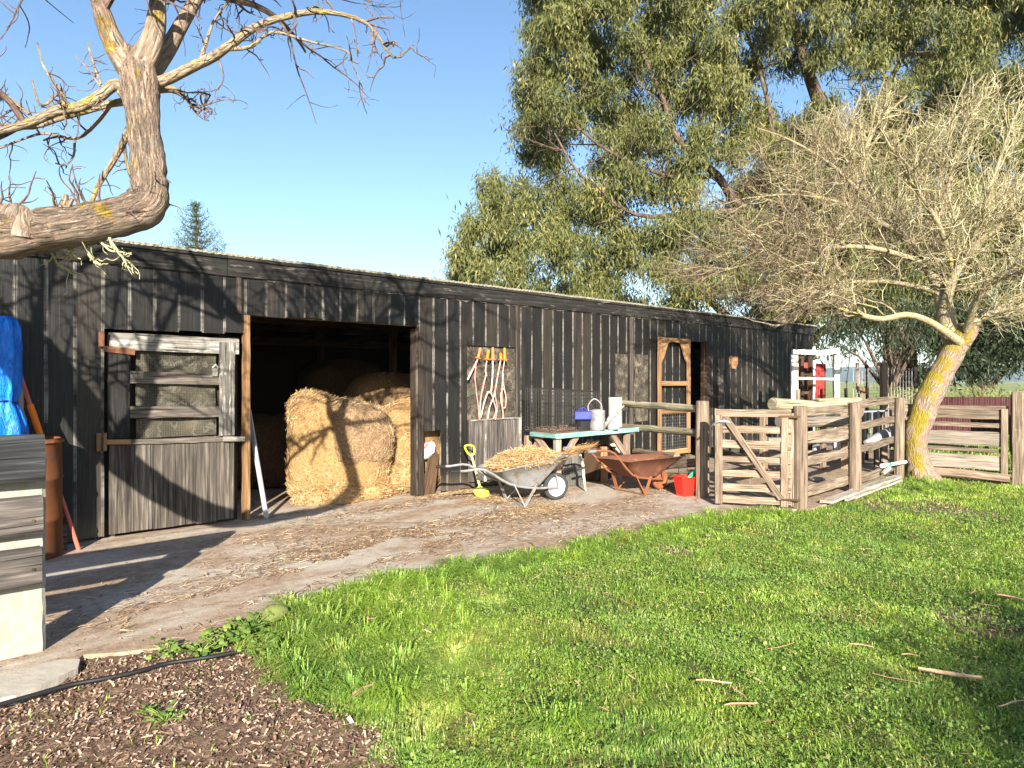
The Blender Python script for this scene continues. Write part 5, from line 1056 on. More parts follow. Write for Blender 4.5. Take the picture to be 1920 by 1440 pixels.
for px_, y_, d_, w_ in [(1513, 730, 11.75, .07), (1448, 775, 11.8, .13), (1600, 765, 12.4, .12), (1560, 770, 12.2, .1)]:
    q = L(px_, y_, d_); mb = MB(); mb.beam((q.x, q.y+.16, -.05), (q.x, q.y+.16, q.z), w_, w_*.8, up=(0, 1, 0), seg=4, jit=.003); mb.build('post', M['post'], o)
for y_ in (826, 852): mb = MB(); mb.beam(L(1440, y_, 11.9), L(1600, y_-3, 12.4), .04, .10, seg=6, jit=.004); mb.build('rail', M['old_fence'], o)
# peeling white stile
s0 = L(1490, 850, 12.8); o = thing('white_stile', 'peeling white timber frame standing at the far end of the barn', 'frame', (s0.x, s0.y, 0))
def fr_beam(name, par, px0, y0, px1, y1, d_, w_, h_, mat, seg=6): 
    a_, b_ = L(px0, y0, d_), L(px1, y1, d_); mb = MB(); up = tuple(C2W(0, 1)) if abs(px0-px1) < 8 else (0, 0, 1); mb.beam(a_, b_, w_, h_, up=up, seg=seg, jit=.003); return mb.build(name, mat, par)
fr_beam('upright', o, 1489, 845, 1489, 665, 12.8, .12, .09, M['white_paint'], 10); fr_beam('upright', o, 1568, 850, 1568, 660, 13.2, .11, .09, M['white_paint'], 10); fr_beam('upright', o, 1526, 835, 1526, 650, 13.3, .04, .04, M['white_paint'], 10)
fr_beam('top_rail', o, 1486, 660, 1530, 661, 12.74, .08, .09, M['white_paint']); fr_beam('top_rail', o, 1528, 663, 1572, 658, 13.1, .08, .10, M['white_paint']); fr_beam('cross_rail', o, 1488, 709, 1567, 711, 12.95, .04, .045, M['white_paint'])
# red corrugated iron sheets
def corr(name, label, px0, px1, y0, y1, d_, mat, cat='iron sheet', amp=.012, per=.076):
    a_, b_ = L(px0, y0, d_), L(px1, y0, d_); zb = CAMH-(y1-HY)/F*d_; Ln = (b_-a_).length; n_ = max(8, int(Ln/per*8)); dd = (b_-a_)/Ln; nn = Vector((dd.y, -dd.x, 0))
    rows = []
    for z_ in (a_.z, (a_.z+zb)/2, zb): rows.append([tuple(V3((a_.x, a_.y, z_))+dd*(Ln*i/n_)+nn*(amp*math.sin(Ln*i/n_/per*2*math.pi))) for i in range(n_+1)])
    back = [[tuple(A(p)+A(nn)*-.003) for p in r_] for r_ in rows[::-1]]
    o = thing(name, label, cat, (a_.x, a_.y, max(zb, -.05))); mb = MB(); mb.grid(rows, .5); mb.grid(back, .5); mb.build('sheet', mat, o, smooth=True)
    for p_ in (a_, b_): mb = MB(); mb.beam((p_.x-nn.x*.05, p_.y-nn.y*.05, -.05), (p_.x-nn.x*.05, p_.y-nn.y*.05, a_.z), .08, .06, up=tuple(nn)); mb.build('post', M['raw_wood'], o)
    return o
corr('iron_sheet', 'bright red corrugated iron panel seen right inside the white stile', 1528, 1546, 682, 760, 15, M['redcorr'])
corr('iron_sheet', 'red corrugated iron panel seen left inside the white stile', 1500, 1517, 680, 770, 14.6, M['redcorr'])
corr('iron_fence', 'long dark red corrugated iron fence behind the plank fence', 1735, 1900, 744, 815, 15.2, M['darkred'], 'fence', .02, .12)
corr('iron_fence', 'low dark red iron sheets on the far right edge behind the posts', 1903, 1990, 740, 815, 14.0, M['darkred'], 'fence', .02, .12)
fx = thing('race_frame', 'brown timber race posts beside the red iron panels', 'frame', L(1500, 850, 14)*1); fx.location.z = 0
for px_, y_, d_, w_ in [(1503, 668, 13.9, .10), (1519, 668, 14.0, .07), (1510, 690, 14.2, .08)]:
    q = L(px_, y_, d_); mb = MB(); mb.beam((q.x, q.y, -.05), (q.x, q.y, q.z), w_, .07, up=(0, 1, 0)); mb.build('post', M['raw_wood'], fx)
for y_ in (700, 735): mb = MB(); mb.beam(L(1499, y_, 13.95), L(1523, y_, 14.05), .05, .09); mb.build('rail', M['raw_wood'], fx)
# tall pen posts and wire netting
pn_ = thing('netting_pen', 'tall wire netting pen with pale posts behind the rail fence', 'pen', L(1630, 850, 13.4)*1); pn_.location.z = 0
for px_, y_, d_, w_, mt in [(1608, 680, 13.6, .055, 'gate'), (1657, 682, 13.3, .115, 'post'), (1625, 684, 13.9, .06, 'raw_wood'), (1615, 738, 13.2, .10, 'post'), (1643, 770, 12.8, .08, 'post'), (1586, 728, 14.0, .05, 'black_wood'), (1716, 688, 16, .06, 'black_wood')]:
    q = L(px_, y_, d_); mb = MB(); mb.beam((q.x, q.y, -.05), (q.x, q.y, q.z), w_, w_*.8, up=tuple(C2W(0, 1)), seg=5, jit=.003); mb.build('post', M[mt], pn_)
fr_beam('cross_rail', pn_, 1640, 683, 1662, 682, 13.3, .05, .06, M['gate']); fr_beam('board', pn_, 1610, 735, 1628, 733, 13.7, .03, .14, M['orange_wood'])
mb = MB()
for px_ in np.arange(1600, 1712, 5.5): mb.tube([L(px_, 690, 13.5), L(px_, 850, 13.5)], .003, 3)
for y_ in np.arange(694, 850, 11): mb.tube([L(1600, y_, 13.5), L(1712, y_, 13.5)], .003, 3)
w_ = mb.build('netting', M['wirelight'], pn_); w_['kind'] = 'stuff'
mb = MB()
for px_ in (1623, 1635, 1647, 1658): mb.tube([L(px_, 772, 12.3), L(px_, 842, 12.3)], .016, 6)
mb.beam(L(1618, 772, 12.3), L(1664, 770, 12.3), .03, .03); mb.beam(L(1618, 838, 12.3), L(1664, 836, 12.3), .03, .03)
o = thing('barred_hurdle', 'pale metal bars of a small hurdle behind the fence', 'hurdle', L(1640, 842, 12.3)*1); mb.build('bars', M['alu'], o)
# hanging rope on the right of the white frame
o = thing('hanging_rope', 'dark rope hanging from the shady branches beside the white stile', 'rope', L(1589, 740, 12.6)*1); mb = MB(); mb.tube([L(1594, 660, 12.6), L(1591, 690, 12.6), L(1588, 712, 12.6), L(1587, 742, 12.6)], .008, 5); mb.build('cord', M['wire'], o); mb = MB(); mb.tube([L(1587.5, 714, 12.6), L(1587, 719, 12.6)], [.02, .015], 6); mb.build('knot', M['wire'], o)
# grey tapered feed bin, blue-black handle, black bag, metal bucket
a_, b_ = L(1622, 829, 11.6), L(1674, 817, 12.0); o = thing('feed_bin', 'grey tapered plastic feed bin lying on its side behind the fence', 'bin', (b_.x, b_.y, b_.z-.17)); mb = MB(); mb.tube(smoothline([(*a_, .03), (*(a_+(b_-a_)*.5), .11), (*b_, .17), (*(b_+(b_-a_)*.1), .16)], 3)[:, :3], smoothline([(*a_, .03), (*(a_+(b_-a_)*.5), .11), (*b_, .17), (*(b_+(b_-a_)*.1), .16)], 3)[:, 3], 16); mb.build('body', M['greyplast'], o, smooth=True)
o = thing('fork_handle', 'slim dark tool handle leaning in the corner by the tree', 'tool', L(1690, 880, 11.9)*1); mb = MB(); mb.tube([L(1668, 765, 12.0), L(1690, 830, 11.8)], .018, 7); mb.build('shaft', M['greyplast'], o); mb = MB(); mb.tube([L(1675, 768, 12.1), L(1681, 800, 12.0), L(1679, 812, 12)], .025, 7); mb.build('sleeve', M['bluebasket'], o)
o = thing('scrap_bag', 'crumpled pale grey bag on the pen floor behind the fence rails', 'bag', G(1532, 860)); q = G(1532, 856); mb = MB(); mb.tube([(q.x-.25, q.y, .03), (q.x-.1, q.y, .10), (q.x+.05, q.y, .15), (q.x+.22, q.y, .04)], [.02, .10, .13, .03], 8, noise=.15); mb.build('sack', M['greyplast'], o)
for i, (px_, y_, lb) in enumerate([(1556, 856, 'whitish fallen stone under the middle fence rail'), (1534, 903, 'small grey metal dish lying inside the fence')]):
    q = G(px_, y_); o = thing('stone' if i == 0 else 'feed_dish', lb, 'stone' if i == 0 else 'dish', q); mb = MB(); mb.lathe([(.02, 0), (.10, .01), (.12, .04), (.07, .07), (.01, .075)], (q.x, q.y, 0), 9); mb.build('body', M['bareplate'] if i == 0 else M['galv'], o)

# ================================================================== WORKBENCH AND WHAT STANDS ROUND IT
tb = thing('workbench', 'rough timber workbench with a turquoise front edge against the barn', 'table', (7.9, 7.07, 0))
TZ = .86; tx0, tx1, ty0, ty1 = 6.90, 8.92, 6.70, 7.55
mb = MB(); poly = [(tx0+.02, ty0+.55), (tx0-.02, ty0), (tx1, ty0+.12), (tx1+.05, ty0+.3), (tx1, ty1), (tx0+.25, ty1)]; mb.prism(poly[::-1][::-1], (0, 0, TZ-.02), (1, 0, 0), (0, 1, 0), .02); mb.build('top', M['table_top'], tb)
mb = MB(); mb.beam((tx0-.02, ty0-.014, TZ-.032), (tx1+.01, ty0+.105, TZ-.032), .026, .068, seg=10, jit=.0015); mb.beam((tx0-.035, ty0+.0, TZ-.032), (tx0, ty0+.55, TZ-.032), .024, .06, seg=4, jit=.001); mb.build('edge_board', M['turq'], tb)
for x_, y_ in [(tx0+.06, ty0+.06), (tx0+.12, ty1-.12), (tx1-.25, ty0+.18), (tx1-.12, ty1-.12)]: mb = MB(); mb.beam((x_, y_, 0), (x_, y_, TZ-.07), .10, .075, up=(0, 1, 0), seg=5, jit=.002); mb.build('leg', M['table_leg'], tb)
for a_, b_ in [((tx0+.06, ty0+.08, .42), (tx0+.06, ty1-.35, TZ-.05)), ((tx0+.12, ty1-.14, .42), (tx0+.08, ty0+.4, TZ-.05)), ((tx0+.08, ty0+.05, .40), (tx0+.48, ty0+.07, TZ-.05)), ((tx1-.27, ty0+.16, .40), (tx1-.7, ty0+.13, TZ-.05)), ((tx1-.12, ty1-.14, .4), (tx1-.14, ty0+.4, TZ-.05))]: mb = MB(); mb.beam(a_, b_, .035, .10, seg=4, jit=.002); mb.build('brace', M['table_leg'], tb)
mb = MB(); mb.beam((tx0+.1, ty1-.1, .30), (tx1-.1, ty1-.1, .30), .04, .10); mb.build('stretcher', M['orange_wood'], tb)
# wire crate
c0, c1, cyA, cyB, cz0, cz1 = 7.03, 8.12, 6.98, 7.5, TZ+.005, 1.50
o = thing('wire_crate', 'rusty black wire cage standing on the workbench', 'cage', ((c0+c1)/2, (cyA+cyB)/2, cz0)); mb = MB(); w_ = .0035
for x_ in np.arange(c0, c1+.01, .047):
    for y_ in (cyA, cyB): mb.tube([(x_, y_, cz0), (x_+.0, y_, cz1-(x_-c0)*.06)], w_, 4)
    mb.tube([(x_, cyA, cz1-(x_-c0)*.06), (x_, cyB, cz1-(x_-c0)*.06)], w_*.8, 3)
for z_ in np.arange(cz0, cz1+.001, .058):
    for y_ in (cyA, cyB): mb.tube([(c0, y_, z_), (c1, y_, min(z_, cz1-.065))], w_, 4)
    for x_ in (c0, c1): mb.tube([(x_, cyA, min(z_, cz1-(x_-c0)*.06)), (x_, cyB, min(z_, cz1-(x_-c0)*.06))], w_, 4)
for y_ in np.arange(cyA, cyB, .058):
    for x_ in (c0, c1): mb.tube([(x_, y_, cz0), (x_, y_, cz1-(x_-c0)*.06)], w_, 4)
q_ = mb.build('mesh_panels', M['wire'], o)
mb = MB(); 
for x_ in (c0, c1):
    for y_ in (cyA, cyB): mb.tube([(x_, y_, cz0), (x_, y_, cz1-(x_-c0)*.06)], .007, 5)
for z_ in (cz0, cz1): mb.tube([(c0, cyA-.004, z_), (c1, cyA-.004, z_-(.065 if z_ > 1 else 0))], .007, 5)
mb.build('corner_rods', M['wire'], o)
n = 700; mb = MB(); mb.strands(np.stack([RNG.uniform(c0, c1+.1, n), RNG.uniform(cyA-.1, cyB, n), TZ+.01+.05*RNG.random(n)**2], 1), RNG.normal(size=(n, 3))*np.array([1, 1, .3]), RNG.uniform(.03, .12, n), .005, RNG.random(n)*.7)
tag(mb.build('bench_litter', M['chips']), 'brown leaves and twigs littering the workbench under the cage', 'leaf litter', kind='stuff')
# blue basket on a dark pot
q = L(1093, 800, 10.3); bz = CAMH-(788-HY)/F*10.3; o = thing('plant_pot', 'dark plastic pot under the blue basket on the workbench', 'pot', (q.x, q.y, TZ)); mb = MB(); mb.lathe([(.09, 0), (.12, bz-TZ-.01), (.125, bz-TZ-.005)], (q.x, q.y, TZ+.002), 14); mb.build('body', M['blackp'], o)
o = thing('blue_basket', 'small blue plastic basket perched on the workbench beside the watering can', 'basket', (q.x, q.y, bz)); dx = C2W(1, 0); mb = MB()
mb.box((q.x, q.y, bz+.075), (.25, .16, .13), math.atan2(dx.y, dx.x), cham=.015, seg=4, jit=.001); mb.build('body', M['bluebasket'], o); mb = MB(); mb.tube(smoothline([tuple(q*1+dx*-.08+Vector((0, 0, bz+.14-q.z))), tuple(q*1+Vector((0, 0, bz+.19-q.z))), tuple(q*1+dx*.08+Vector((0, 0, bz+.14-q.z)))], 5), .006, 5); mb.build('handle', M['bluebasket'], o)
# watering can
q = L(1120, 808, 10.35); q.z = TZ+.003; o = thing('watering_can', 'dented galvanised watering can with a long spout on the workbench', 'watering can', q); mb = MB()
mb.lathe([(.115, 0), (.125, .02), (.122, .1), (.115, .26), (.118, .285), (.11, .30), (.06, .315)], q, 22); mb.build('body', M['galv'], o, smooth=True)
rt_ = C2W(1, -.1).normalized()
mb = MB(); P = [q+rt_*.10+Vector((0, 0, .06)), q+rt_*.20+Vector((0, 0, .16)), q+rt_*.33+Vector((0, 0, .30)), q+rt_*.40+Vector((0, 0, .37))]; mb.tube(P, [.035, .024, .016, .014], 9); mb.build('spout', M['galv'], o)
mb = MB(); P = smoothline([tuple(q+rt_*-.10+Vector((0, 0, .20))), tuple(q+rt_*-.14+Vector((0, 0, .36))), tuple(q+rt_*-.05+Vector((0, 0, .47))), tuple(q+rt_*.05+Vector((0, 0, .40))), tuple(q+rt_*.07+Vector((0, 0, .30)))], 5); mb.tube(P, .010, 7); mb.build('handle', M['galv'], o)
q = L(1150, 806, 10.5); q.z = TZ+.003; o = thing('white_tub', 'white plastic tub at the right end of the workbench', 'tub', q); mb = MB(); mb.lathe([(.07, 0), (.095, .01), (.10, .16), (.085, .19), (.05, .20), (.03, .185)], q, 18); mb.build('body', M['whiteplast'], o, smooth=True); mb = MB(); mb.lathe([(.102, .13), (.106, .135), (.106, .15), (.102, .155)], q, 18, caps=False); mb.build('rim', M['whiteplast'], o)
# boards leaning under the bench
def leanboard(name, label, px0, px1, ytop, ybot, mat, back=.12, th=.03, cat='board'):
    a_, b_ = G(px0, ybot), G(px1, ybot-1); d_ = (b_-a_); Ln = d_.length; d_.normalize(); Y = F*CAMH/(ybot-HY); h_ = (ybot-ytop)/F*Y
    nn = C2W(0, 1); o = thing(name, label, cat, a_); mb = MB(); mid = (a_+b_)/2; mb.beam(mid, mid+nn*back+Vector((0, 0, h_)), Ln, th, up=tuple(nn), seg=8, jit=.004); mb.build('board_face', mat, o); return o
leanboard('leaning_board', 'dark grey slab with a rounded top leaning under the workbench', 1053, 1090, 852, 911, M['slab'])
leanboard('leaning_board', 'second dark board deeper under the workbench, right of the pale stick', 1094, 1127, 846, 893, M['slab'], .06)
leanboard('leaning_board', 'short tan plank upright beneath the right half of the workbench', 1128, 1138, 838, 905, M['orange_wood'], .03)
leanboard('leaning_board', 'white painted batten upright beneath the workbench', 1141, 1149, 838, 900, M['white_paint'], .04)
a_, b_ = L(1087, 850, 9.95), L(1098, 909, 9.9); o = thing('pale_stick', 'crooked pale stick propped between the dark boards', 'stick', (b_.x, b_.y, 0)); mb = MB(); mb.tube([a_, lerp(a_, b_, .4)+A((.02, 0, 0)), lerp(a_, b_, .7)+A((-.01, 0, 0)), (b_.x, b_.y, .01)], [.02, .024, .02, .012], 7, noise=.08); mb.build('stick_body', M['bleached'], o)
q = G(1165, 866, .35); o = thing('crate_box', 'weathered wooden box in the shade under the workbench', 'box', (8.55, 7.3, 0)); mb = MB(); mb.box((8.5, 7.28, .26), (.5, .3, .5), .1, seg=3, jit=.004); mb.build('sides', M['raw_wood'], o); mb = MB(); mb.box((8.5, 7.28, .525), (.54, .34, .03), .1); mb.build('lid', M['raw_wood'], o)

# ================================================================== WHEELBARROWS
def barrow(name, label, mid, yaw, mt, mleg, mtyre, mrim, Lx, rimz, tray, wheel_r=.18, wheel_x=.56):
    o = thing(name, label, 'wheelbarrow', mid); cy_, sy_ = math.cos(yaw), math.sin(yaw)
    def T(x, y, z): return Vector((mid.x+x*cy_-y*sy_, mid.y+x*sy_+y*cy_, z))
    (xa, xb, wr, wf), (ba, bb, bw) = tray
    # pressed tray
    def ring(x0, x1, wa, wb, za, zb, rc, n_=6):
        pts = []
        for (sx, sy_) in ((1, 1), (-1, 1), (-1, -1), (1, -1)):
            xe = x1 if sx > 0 else x0; we = wb if sx > 0 else wa
            for k in range(n_):
                a0 = {(1, 1): 0, (-1, 1): math.pi/2, (-1, -1): math.pi, (1, -1): 1.5*math.pi}[(sx, sy_)]+k/(n_-1)*math.pi/2
                px_ = xe-sx*rc+rc*math.cos(a0); py_ = sy_*(we-rc)+rc*math.sin(a0); f = (px_-x0)/(x1-x0); pts.append(tuple(T(px_, py_, za+(zb-za)*f)))
        return np.array(pts)
    zr, zf = rimz
    outer = [ring(ba, bb, bw, bw*.8, .235, .235, .06), ring((ba+xa)/2-.02, (bb+xb)/2, (bw+wr)/2, (bw*.8+wf)/2, .30+(zr-.3)*.35, .30+(zf-.3)*.4, .08), ring(xa, xb, wr, wf, zr, zf, .10), ring(xa-.025, xb+.025, wr+.025, wf+.025, zr+.002, zf+.002, .11)]
    inner = [ring(xa+.004, xb-.004, wr-.004, wf-.004, zr+.006, zf+.006, .10), ring((ba+xa)/2, (bb+xb)/2-.01, (bw+wr)/2-.02, (bw*.8+wf)/2-.02, .33+(zr-.33)*.35, .33+(zf-.33)*.4, .08), ring(ba+.01, bb-.01, bw-.01, bw*.8-.01, .25, .25, .06)]
    rings = outer+inner; 
    for r_ in rings: r_ += RNG.normal(0, .002, r_.shape)
    mb = MB(); mb._loft(rings, 1.0, np.linspace(0, 2, 25), 0, .5); mb.build('tray', mt, o, smooth=True)
    for s_ in (1, -1):
        mb = MB(); mb.tube(smoothline([tuple(T(-.98, .27*s_, Lx[0])), tuple(T(-.80, .27*s_, Lx[0])), tuple(T(-.55, .27*s_, Lx[1])), tuple(T(-.2, .25*s_, .30)), tuple(T(.2, .17*s_, .21)), tuple(T(wheel_x, .07*s_, wheel_r))], 3), .016, 8); h_ = mb.build('handle', mleg, o)
        mb = MB(); mb.tube([T(-1.0, .27*s_, Lx[0]), T(-.88, .27*s_, Lx[0])], .021, 8); mb.build('grip', M['blackp'] if mleg == M['galv'] else M['alu'], h_)
        mb = MB(); mb.beam(T(-.14, .24*s_, .30), T(.0, .29*s_, .0), .048, .014, seg=2); mb.build('leg', mleg, o)
        mb = MB(); mb.beam(T(.0, .29*s_, .012), T(.2, .20*s_, .24), .04, .014, seg=2); mb.build('leg_stay', mleg, o)
    mb = MB(); mb.beam(T(.0, -.29, .012), T(.0, .29, .012), .035, .014); mb.build('cross_bar', mleg, o)
    ax = T(wheel_x, 0, wheel_r); rot = Matrix.Rotation(yaw, 4, 'Z') @ Matrix.Rotation(math.pi/2, 4, 'X')
    an = np.linspace(0, 2*math.pi, 14); mb = MB(); prof = [(wheel_r-.032+.032*math.cos(a_), .034*math.sin(a_)) for a_ in np.linspace(-math.pi*.85, math.pi*.85, 14)]; mb.lathe(prof, ax, 26, M4=rot, caps=False); mb.lathe([(wheel_r-.045, -.026), (wheel_r-.045, .026)], ax, 26, M4=rot, caps=False); w_ = mb.build('wheel', mtyre, o, smooth=True)
    mb = MB(); mb.lathe([(.02, -.03), (.035, -.028), (.04, -.012), (wheel_r-.075, -.010), (wheel_r-.055, -.024), (wheel_r-.045, -.024), (wheel_r-.045, .024), (wheel_r-.055, .024), (wheel_r-.075, .010), (.04, .012), (.035, .028), (.02, .03)], ax, 22, M4=rot); mb.build('rim', mrim, w_)
    mb = MB(); mb.tube([T(wheel_x, -.09, wheel_r), T(wheel_x, .09, wheel_r)], .01, 6); mb.build('axle', mleg, w_)
    for s_ in (1, -1): mb = MB(); mb.beam(T(wheel_x, .075*s_, wheel_r), T(wheel_x-.05, .10*s_, .36), .02, .01); mb.build('tray_stay', mleg, o)
    return o, T
mid1 = Vector((6.03, 6.62, 0)); b1, T1 = barrow('wheelbarrow', 'battered galvanised wheelbarrow heaped with straw beside the yellow shovel', mid1, R(-17), M['galv'], M['galv'], M['tyre'], M['rimwhite'], (.50, .50), (.47, .62), ((-.42, .66, .35, .26), (-.08, .30, .19)), .185, .60)
mid2 = Vector((7.83, 6.14, 0)); b2, T2 = barrow('wheelbarrow', 'empty rust-red wheelbarrow parked in front of the round-rail fence', mid2, R(-9), M['rusttray'], M['rust'], M['rust'], M['rust'], (.67, .62), (.50, .50), ((-.40, .86, .37, .28), (-.05, .40, .20)), .155, .58)
n = 9000; mb = MB(); xx_, yy_ = RNG.uniform(-1, 1, n), RNG.uniform(-1, 1, n); ok = xx_**2+yy_**2 < 1; xx_, yy_ = xx_[ok], yy_[ok]; n = len(xx_); zz_ = .475+.17*(1-(xx_**2+yy_**2)**1.3)*RNG.uniform(.85, 1.15, n)+.07*(xx_+1)/2+.012
P = np.array([tuple(T1(.13+a_*.54, b_*.33, c_)) for a_, b_, c_ in zip(xx_, yy_, zz_)]); mb.strands(P, RNG.normal(size=(n, 3))*np.array([1, 1, .35]), RNG.uniform(.04, .16, n), RNG.uniform(.003, .006, n), np.clip(RNG.random(n)*.9+.1, 0, 1))
th = np.linspace(0, 1.5, 7)[:, None]; ph = np.linspace(0, 6.2832, 20)[None, :]; Pm = np.zeros((7, 20, 3))
for i in range(7):
    for j in range(20): Pm[i, j] = tuple(T1(.13+.46*math.cos(th[i, 0])*math.cos(ph[0, j]), .25*math.cos(th[i, 0])*math.sin(ph[0, j]), .44+.14*math.sin(th[i, 0])))
mb.grid(Pm, .35); n = 260; k_ = RNG.random(n); P = np.array([tuple(T1(.70+a_*.42, -.05+RNG.normal(0, .07), .62+.10*a_+RNG.normal(0, .015))) for a_ in k_]); mb.strands(P, np.array([tuple(T1(1, 0, .2)-T1(0, 0, 0))]*n)+RNG.normal(0, .25, (n, 3)), RNG.uniform(.12, .3, n), .005, RNG.random(n)*.6)
hb = thing('straw_heap', 'heap of golden straw piled in the galvanised wheelbarrow', 'straw', T1(.18, 0, .45)); s_ = mb.build('straw_strands', M['straw'], hb); s_['kind'] = 'stuff'

# shovel, ropes, bucket and other bright small things
top, bot = L(880, 838, 9.75), G(905, 932, .01); o = thing('shovel', 'lime yellow plastic shovel standing against the barn wall', 'shovel', bot); ax_ = (bot-top).normalized(); sdv = C2W(1, 0); nrm = ax_.cross(sdv).normalized()
mb = MB(); mb.tube([top+ax_*.12, top+ax_*.66], .016, 9); mb.build('shaft', M['shaft'], o)
mb = MB(); mb.tube(smoothline([tuple(top+ax_*.14), tuple(top+ax_*.10+sdv*.045), tuple(top+ax_*.0+sdv*.065), tuple(top-ax_*.025+sdv*.03), tuple(top-ax_*.03), tuple(top-ax_*.025-sdv*.03), tuple(top+ax_*.0-sdv*.065), tuple(top+ax_*.10-sdv*.045), tuple(top+ax_*.14)], 4), .0125, 8); mb.build('grip', M['lime'], o)
bl0 = top+ax_*.62; Lb = (bot-bl0).length; Pg = []
for i, t_ in enumerate(np.linspace(0, 1, 9)):
    wv = .025+(.105-.025)*min(1, t_*3.2)*(1-.35*max(0, t_-.7)/.3); Pg.append([tuple(bl0+ax_*Lb*t_+sdv*(wv*u_)+nrm*(.028*(u_*u_)*min(1, t_*3)-.02*math.sin(t_*3))) for u_ in np.linspace(-1, 1, 7)])
mb = MB(); mb.grid(Pg, .5); mb.grid([[tuple(A(p)-A(nrm)*.004) for p in r_[::-1]] for r_ in Pg], .5); mb.build('blade', M['limeblade'], o, smooth=True)

yR = D+.0
def WP(px, py, off=.0): x_, z_ = Wl(px, py, yR-off); return Vector((x_, yR-off, z_))
hk = [('gate_handle', 'faded orange gate handle at the left end of the rope row', (901, 652), (896, 673), 'orangefade', [[(896, 674), (886, 692), (877, 712)], [(894, 676), (891, 705), (893, 735), (896, 762), (899, 785)]]),
      ('gate_handle', 'vivid orange gate handle second from the left on the wall', (916, 656), (913, 675), 'orange', [[(913, 676), (911, 695), (913, 705)], [(912, 700), (906, 725), (901, 752), (899, 787)]]),
      ('gate_handle', 'faded orange gate handle in the middle of the rope row', (924, 651), (924, 675), 'orangefade', [[(924, 676), (922, 705), (920, 735), (914, 735), (908, 755), (901, 783)], [(920, 733), (926, 752), (931, 770), (924, 786)]]),
      ('gate_handle', 'short vivid orange gate handle second from the right', (939, 662), (939, 675), 'orange', [[(939, 676), (934, 700), (930, 725), (925, 745), (918, 764), (915, 786)], [(934, 703), (929, 735), (932, 765), (928, 787)]]),
      ('gate_handle', 'bright orange gate handle at the right end of the rope row', (946, 652), (946, 676), 'orange', [[(946, 677), (942, 705), (945, 730), (949, 748), (947, 765), (941, 760), (939, 740), (944, 728)], [(944, 700), (940, 740), (943, 785)]])]
for nm, lb, a_, b_, mt, tapes in hk:
    pa, pb = WP(*a_, .05), WP(*b_, .05); o = thing(nm, lb, 'gate handle', pb, 'orange gate handles hung in a row'); mb = MB(); d_ = pb-pa
    mb.tube([pa, pa+d_*.15, pa+d_*.5, pa+d_*.8, pb], [.012, .022, .020, .024, .022], 10); mb.build('grip', M[mt], o); mb = MB(); mb.tube([pb-d_*.10, pb], [.052, .046], 14); mb.build('flange', M[mt], o)
    for i, tp in enumerate(tapes):
        P = smoothline([tuple(WP(p_[0]+RNG.normal(0, .5), p_[1], .06+.012*i+random.random()*.02)) for p_ in tp], 4); mb = MB(); mb.tube(P, .007+.006*random.random(), 6, noise=.1); mb.build('tape', M.setdefault('tape%d' % (i % 2), None) or M.__setitem__('tape%d' % (i % 2), plain('red_white_tape' if i % 2 else 'white_tape', (.5, .22, .18) if i % 2 else (.46, .37, .31), .7, 0, .1, 40, dirt=(.5, .13, .09) if i % 2 == 0 else (.55, .48, .42), dirtamt=.45)) or M['tape%d' % (i % 2)], o)
# red bucket
q = G(1284, 929); o = thing('red_bucket', 'square red plastic bucket by the gate with green tools inside', 'bucket', q); mb = MB(); an = math.atan2(C2W(1, .45).y, C2W(1, .45).x)
def sqr(w, z): 
    return np.array([(q.x+math.cos(an+math.pi/4+k*math.pi/2+dk)*w*1.33, q.y+math.sin(an+math.pi/4+k*math.pi/2+dk)*w*1.33, z) for k in range(4) for dk in (-.12, .12)])
mb._loft([sqr(.085, .003), sqr(.118, .255), sqr(.128, .257), sqr(.128, .272), sqr(.116, .272), sqr(.084, .03)], 1, np.linspace(0, 1, 9), 0, .5); mb.build('body', M['red'], o)
mb = MB(); mb.tube(smoothline([tuple(q+C2W(-.1, 0, .26)), tuple(q+C2W(-.07, .03, .38)), tuple(q+C2W(.0, .05, .42)), tuple(q+C2W(.05, .03, .36)), tuple(q+C2W(.1, 0, .26))], 4), .006, 6); mb.build('handle', M['blackp'], o)
mb = MB(); mb.tube([q+C2W(.0, .02, .18), q+C2W(.16, .0, .36)], [.02, .026], 8); o2 = thing('hand_trowel', 'green handled hand tool sticking out of the red bucket', 'tool', q+Vector((0, 0, .1))); mb.build('handle', M['green'], o2); mb = MB(); mb.tube([q+C2W(-.04, .0, .05), q+C2W(.0, .02, .18)], [.012, .014], 6); mb.build('shank', M['galv'], o2)
# aluminium strip in the doorway
a_, b_ = L(466, 768, 8.1), G(500, 972); o = thing('metal_strip', 'shiny aluminium strip leaning just inside the wide barn doorway', 'metal strip', b_); mb = MB(); mb.beam(a_, b_, .055, .02, up=tuple(C2W(0, 1)), seg=4); mb.build('strip', M['alu'], o); mb = MB(); mb.beam(a_+Vector((0, -.012, 0)), b_+Vector((0, -.012, 0)), .01, .012, up=tuple(C2W(0, 1))); mb.build('fold', M['alu'], o)
